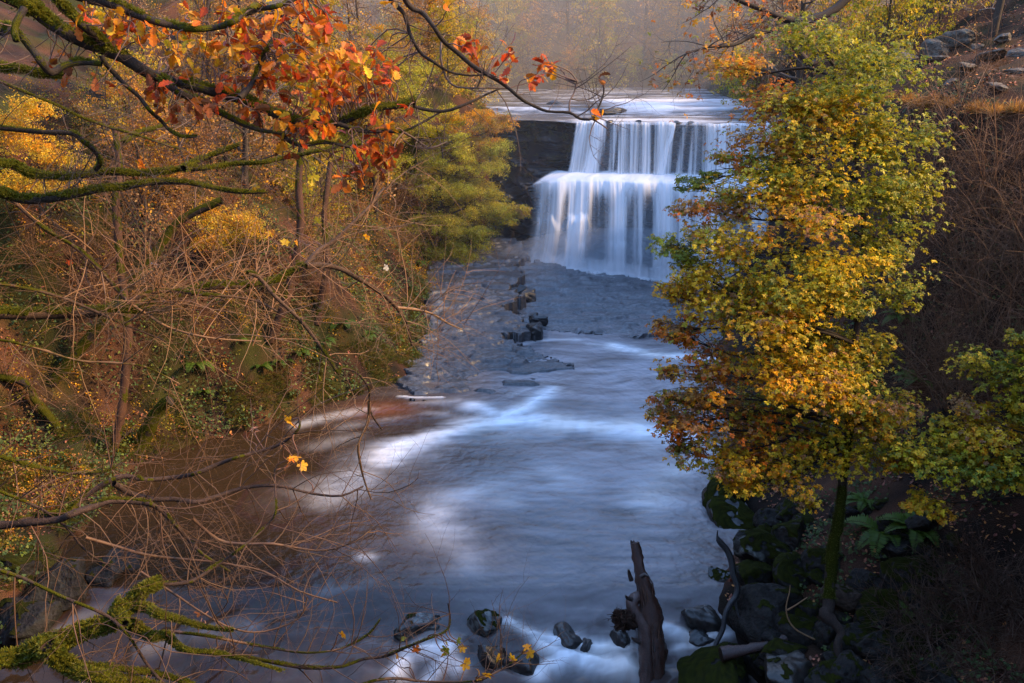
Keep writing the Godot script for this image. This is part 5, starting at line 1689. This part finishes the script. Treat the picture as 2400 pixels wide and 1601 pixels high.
func floor_life() -> void:
	for q in [[800, 765, 1.3, "large bright green fern on the left bank above the pool"], [1035, 660, 1.6, "bright fern hanging at the bank beside the rock shelf"], [1045, 700, 1.3, "lower fern at the bank beside the rock shelf"], [460, 855, 1.2, "fern with drooping fronds above the terrace"], [612, 862, 0.9, "small fern on the bank between ivy patches"], [660, 850, 0.8, "small upright fern near the ivy above the pool"], [480, 920, 0.7, "little fern just above the leafy terrace"], [700, 830, 1.0, "fern under the dark leaning trunk"], [760, 800, 0.9, "fern below the large bright fern"], [860, 790, 0.9, "fern on the mossy wall above the water"], [930, 800, 0.8, "fern at the brink of the mossy wall"], [560, 800, 0.8, "fern half covered by leaf litter"], [985, 620, 0.9, "fern near the yellow-green bush"]]:
		fern(q[3], "", on_ground(q[0], q[1]), q[2] * 0.75, 9, Color(0.09, 0.15, 0.018))
	for q in [[2070, 1260, 1.5, "big dark green fern in the shade of the oak"], [2150, 1250, 1.3, "dark fern behind the big dark fern"], [2030, 1180, 1.0, "small dark fern beside the oak's crown"], [2140, 1440, 0.8, "small fern beside the upright mossy stone"], [2160, 900, 1.2, "fern on the shaded slope behind the oak"], [2120, 750, 1.2, "fern high on the shaded slope"]]:
		fern(q[3], "", on_ground(q[0], q[1]), q[2] * 0.8, 9, Color(0.09, 0.15, 0.018))
	for q in [[2080, 238], [2130, 240], [2200, 244], [2225, 250], [2160, 250], [2290, 262], [2340, 268], [2390, 262]]:
		var p := on_ground(q[0], q[1])
		var o := thing("grass_tussock", "golden grass tussock on the rim", "grass", p, "grass tussocks along the plateau rim")
		var rows := PackedFloat32Array()
		for k in 60:
			row(rows, face_basis(Vector3.UP + rv() * 0.5, rr(0, 6), rr(0.22, 0.45)), p + rv() * Vector3(0.3, 0.05, 0.25), vary(Color(0.40, 0.2, 0.05), 0.35))
		many("blades", blade, M.leaf, rows, o)
	# fallen leaves
	var litter: Array[PackedFloat32Array] = [PackedFloat32Array(), PackedFloat32Array()]
	var cols := [Color(0.30, 0.11, 0.06), Color(0.22, 0.08, 0.05), Color(0.36, 0.15, 0.06), Color(0.15, 0.07, 0.045), Color(0.42, 0.19, 0.05)]
	for i in 44000:
		var x := 0.0
		var z := 0.0
		if i < 22000:
			z = rr(-60, -20)
			x = pw(SHORE_L, z) - rr(0.3, 13.0)
		elif i < 35000:
			z = rr(-58, -22)
			x = pw(RIM_R, z) + rr(-1.0, 13.0)
		else:
			z = rr(-34, -15)
			x = pw(SHORE_R, z) + rr(0.4, 9.0)
		if nz.get_noise_2d(x * 20.0, z * 20.0) < -0.12:
			continue
		row(litter[i % 2], face_basis(Vector3.UP + rv() * 0.6, rr(0, 6), rr(0.07, 0.15)), Vector3(x, high(x, z) + rr(0.0, 0.06), z), vary(pick(cols), 0.35))
	for k in 2:
		var o := many("leaf_litter", [oak_leaf[0], oval_leaf[1]][k], M.litter, litter[k], self)
		meta(o, ["brown lobed fallen leaves covering the banks and plateau", "small oval fallen leaves covering the banks and plateau"][k], "leaves", "", "stuff")
	# ivy and low green on the left bank
	var ivy := PackedFloat32Array()
	for i in 42000:
		var z := rr(-58, -20)
		var x := pw(SHORE_L, z) - rr(0.2, 11.0)
		if nz2.get_noise_2d(x * 6.0 + 20.0, z * 6.0) < 0.02:
			continue
		var y := high(x, z)
		row(ivy, face_basis(Vector3(0.5, 0.8, 0.3) + rv() * 0.7, rr(0, 6), rr(0.05, 0.1)), Vector3(x, y, z) + Vector3(rr(0, 0.2), rr(0.0, 0.3), rr(0, 0.2)), vary(Color(0.04, 0.065, 0.018) if rr(0, 1) < 0.85 else Color(0.10, 0.13, 0.02), 0.4))
	meta(many("ivy", ivy_leaf, M.gloss_leaf, ivy, self), "dark green ivy creeping over the left bank", "ivy", "", "stuff")
	# tufts and trailing moss on the cliff left of the upper fall
	var cg := PackedFloat32Array()
	for i in 1500:
		var x := rr(-4.5, 4.3)
		var y := 10.0 - pow(rr(0, 1), 1.6) * 4.5
		if nz2.get_noise_2d(x * 12.0, y * 14.0) < -0.02:
			continue
		row(cg, face_basis(Vector3(0, -0.2, 1) + rv() * 0.6, rr(0, 6), rr(0.15, 0.4)), Vector3(x, y, -63.55 + (x - 4.5) * 0.19 + rr(-0.1, 0.25)), vary(pick([Color(0.10, 0.11, 0.02), Color(0.06, 0.08, 0.015), Color(0.22, 0.16, 0.04), Color(0.2, 0.1, 0.04)]), 0.35))
	meta(many("cliff_plants", blade, M.leaf, cg, self), "grass tufts and moss clinging to the dark cliff beside the upper fall", "plants", "", "stuff")
	# golden-brown undergrowth over the left slope
	var ug := PackedFloat32Array()
	for i in 11000:
		var z := rr(-60, -20)
		var x := pw(SHORE_L, z) - rr(1.0, 15.0)
		if nz2.get_noise_2d(x * 4.0, z * 4.0 + 15.0) < -0.08:
			continue
		row(ug, face_basis(Vector3.UP + rv() * 0.9, rr(0, 6), rr(0.13, 0.26)), Vector3(x, high(x, z) + rr(0.05, 1.0) * rr(0.2, 1.2), z), vary(pick([Color(0.30, 0.13, 0.03), TAN, Color(0.42, 0.24, 0.03), OLIVE, RUST, Color(0.2, 0.17, 0.02), AMBER]), 0.4))
	meta(many("undergrowth", spray[2], M.leaf, ug, self), "golden brown leafy undergrowth over the left slope", "plants", "", "stuff")
	# moss and hanging grass on the wall above the pool
	var gr := PackedFloat32Array()
	for i in 20000:
		var z := rr(-58, -22)
		var x := pw(SHORE_L, z) - rr(0.1, 2.6) * (1.0 if z < -34.0 else 1.6)
		var y := high(x, z)
		if nz2.get_noise_2d(x * 9.0, z * 9.0 + 60.0) < -0.1 or y < 0.1:
			continue
		row(gr, face_basis(Vector3(0.7, 0.3, 0.3) + rv() * 0.5, rr(0, 6), rr(0.15, 0.34)), Vector3(x, y + 0.02, z), vary(pick([Color(0.12, 0.13, 0.02), Color(0.17, 0.16, 0.02), Color(0.09, 0.1, 0.02), Color(0.2, 0.13, 0.03)]), 0.35))
	meta(many("bank_grass", blade, M.leaf, gr, self), "mossy grass hanging over the water along the left bank", "grass", "", "stuff")
	# low growth on the right bank and on the far slopes
	var lo := PackedFloat32Array()
	for i in 9000:
		var z := rr(-34, -15)
		var x := pw(SHORE_R, z) + rr(1.5, 8.0)
		if nz2.get_noise_2d(x * 9.0, z * 9.0) < 0.0:
			continue
		row(lo, face_basis(Vector3(-0.4, 0.8, 0.3) + rv() * 0.6, rr(0, 6), rr(0.05, 0.1)), Vector3(x, high(x, z) + rr(0, 0.2), z), vary(Color(0.05, 0.07, 0.02), 0.4))
	meta(many("undergrowth", ivy_leaf, M.gloss_leaf, lo, self), "low dark leafy undergrowth on the right bank", "plants", "", "stuff")
	var fl := PackedFloat32Array()
	for i in 9000:
		var z := rr(-130, -64)
		var x := rr(-45, 45)
		if z > -92.0 and x > pw(SHORE_L, z) and x < pw(SHORE_R, z):
			continue
		row(fl, face_basis(Vector3.UP + rv() * 0.5, rr(0, 6), rr(0.3, 0.6)), Vector3(x, high(x, z) + 0.1, z), vary(pick([TAN, Color(0.3, 0.22, 0.05), OLIVE, Color(0.26, 0.12, 0.05), Color(0.16, 0.14, 0.03)]), 0.4))
	meta(many("hillside_scrub", spray[1], M.leaf, fl, self), "low brown and olive scrub covering the misty hillside", "scrub", "", "stuff")

# things of one group that would share a label are told apart by how near they stand to a thing one can find
func tell_apart() -> void:
	var marks := {
		"the upper fall": Vector3(9, 8, -62), "the lower fall": Vector3(3, 4, -59), "the yellow-green bush": on_ground(1050, 560), "the copper-barked trunk": on_ground(262, 1060), "the mossy stump": on_ground(330, 1045),
		"the large bright fern": on_ground(800, 765), "the shelf's tip": on_y(1370, 870, 0.3), "the shelf's broken edge": on_y(1240, 740, 1.0), "the crooked oak stem": on_ground(1968, 1590), "the upright mossy stone": on_ground(2085, 1405),
		"the leaf-strewn flat rock": on_ground(1800, 1440), "the plateau rocks": on_ground(2200, 110), "the snapped bough": at(1880, 130, 40.0), "the rounded tree": on_z(1735, 215, -72.0), "the dark leaning trunk": on_ground(632, 800),
		"the upper rapids": Vector3(14, 10.5, -72), "the big dark fern": on_ground(2070, 1260), "the arching mossy limb": at(500, 670, 14.3), "the golden oak boughs": at(2260, 1080, 24.0), "the low river rock": on_y(1305, 250, 10.5),
	}
	var same := {}
	for o in get_children():
		if o.has_meta("group") and o.has_meta("label"):
			var key: String = o.get_meta("label")
			same.get_or_add(key, []).append(o)
	var nth := ["nearest", "second nearest", "third nearest", "fourth nearest", "fifth nearest", "sixth nearest", "seventh nearest", "eighth nearest", "ninth nearest", "tenth nearest", "eleventh nearest", "twelfth nearest", "thirteenth nearest", "fourteenth nearest", "fifteenth nearest", "sixteenth nearest"]
	for key in same:
		if same[key].size() < 2:
			continue
		var by := {}
		for o in same[key]:
			var best := ""
			var bd := 1e9
			for m in marks:
				var e: float = o.position.distance_to(marks[m])
				if e < bd:
					bd = e
					best = m
			by.get_or_add(best, []).append([bd, o])
		for m in by:
			by[m].sort_custom(func(a, b): return a[0] < b[0])
			for i in by[m].size():
				if i < nth.size():
					by[m][i][1].set_meta("label", "%s, %s to %s" % [key, nth[i], m])
				else:
					by[m][i][1].set_meta("label", "%s, farther from %s" % [key, m])
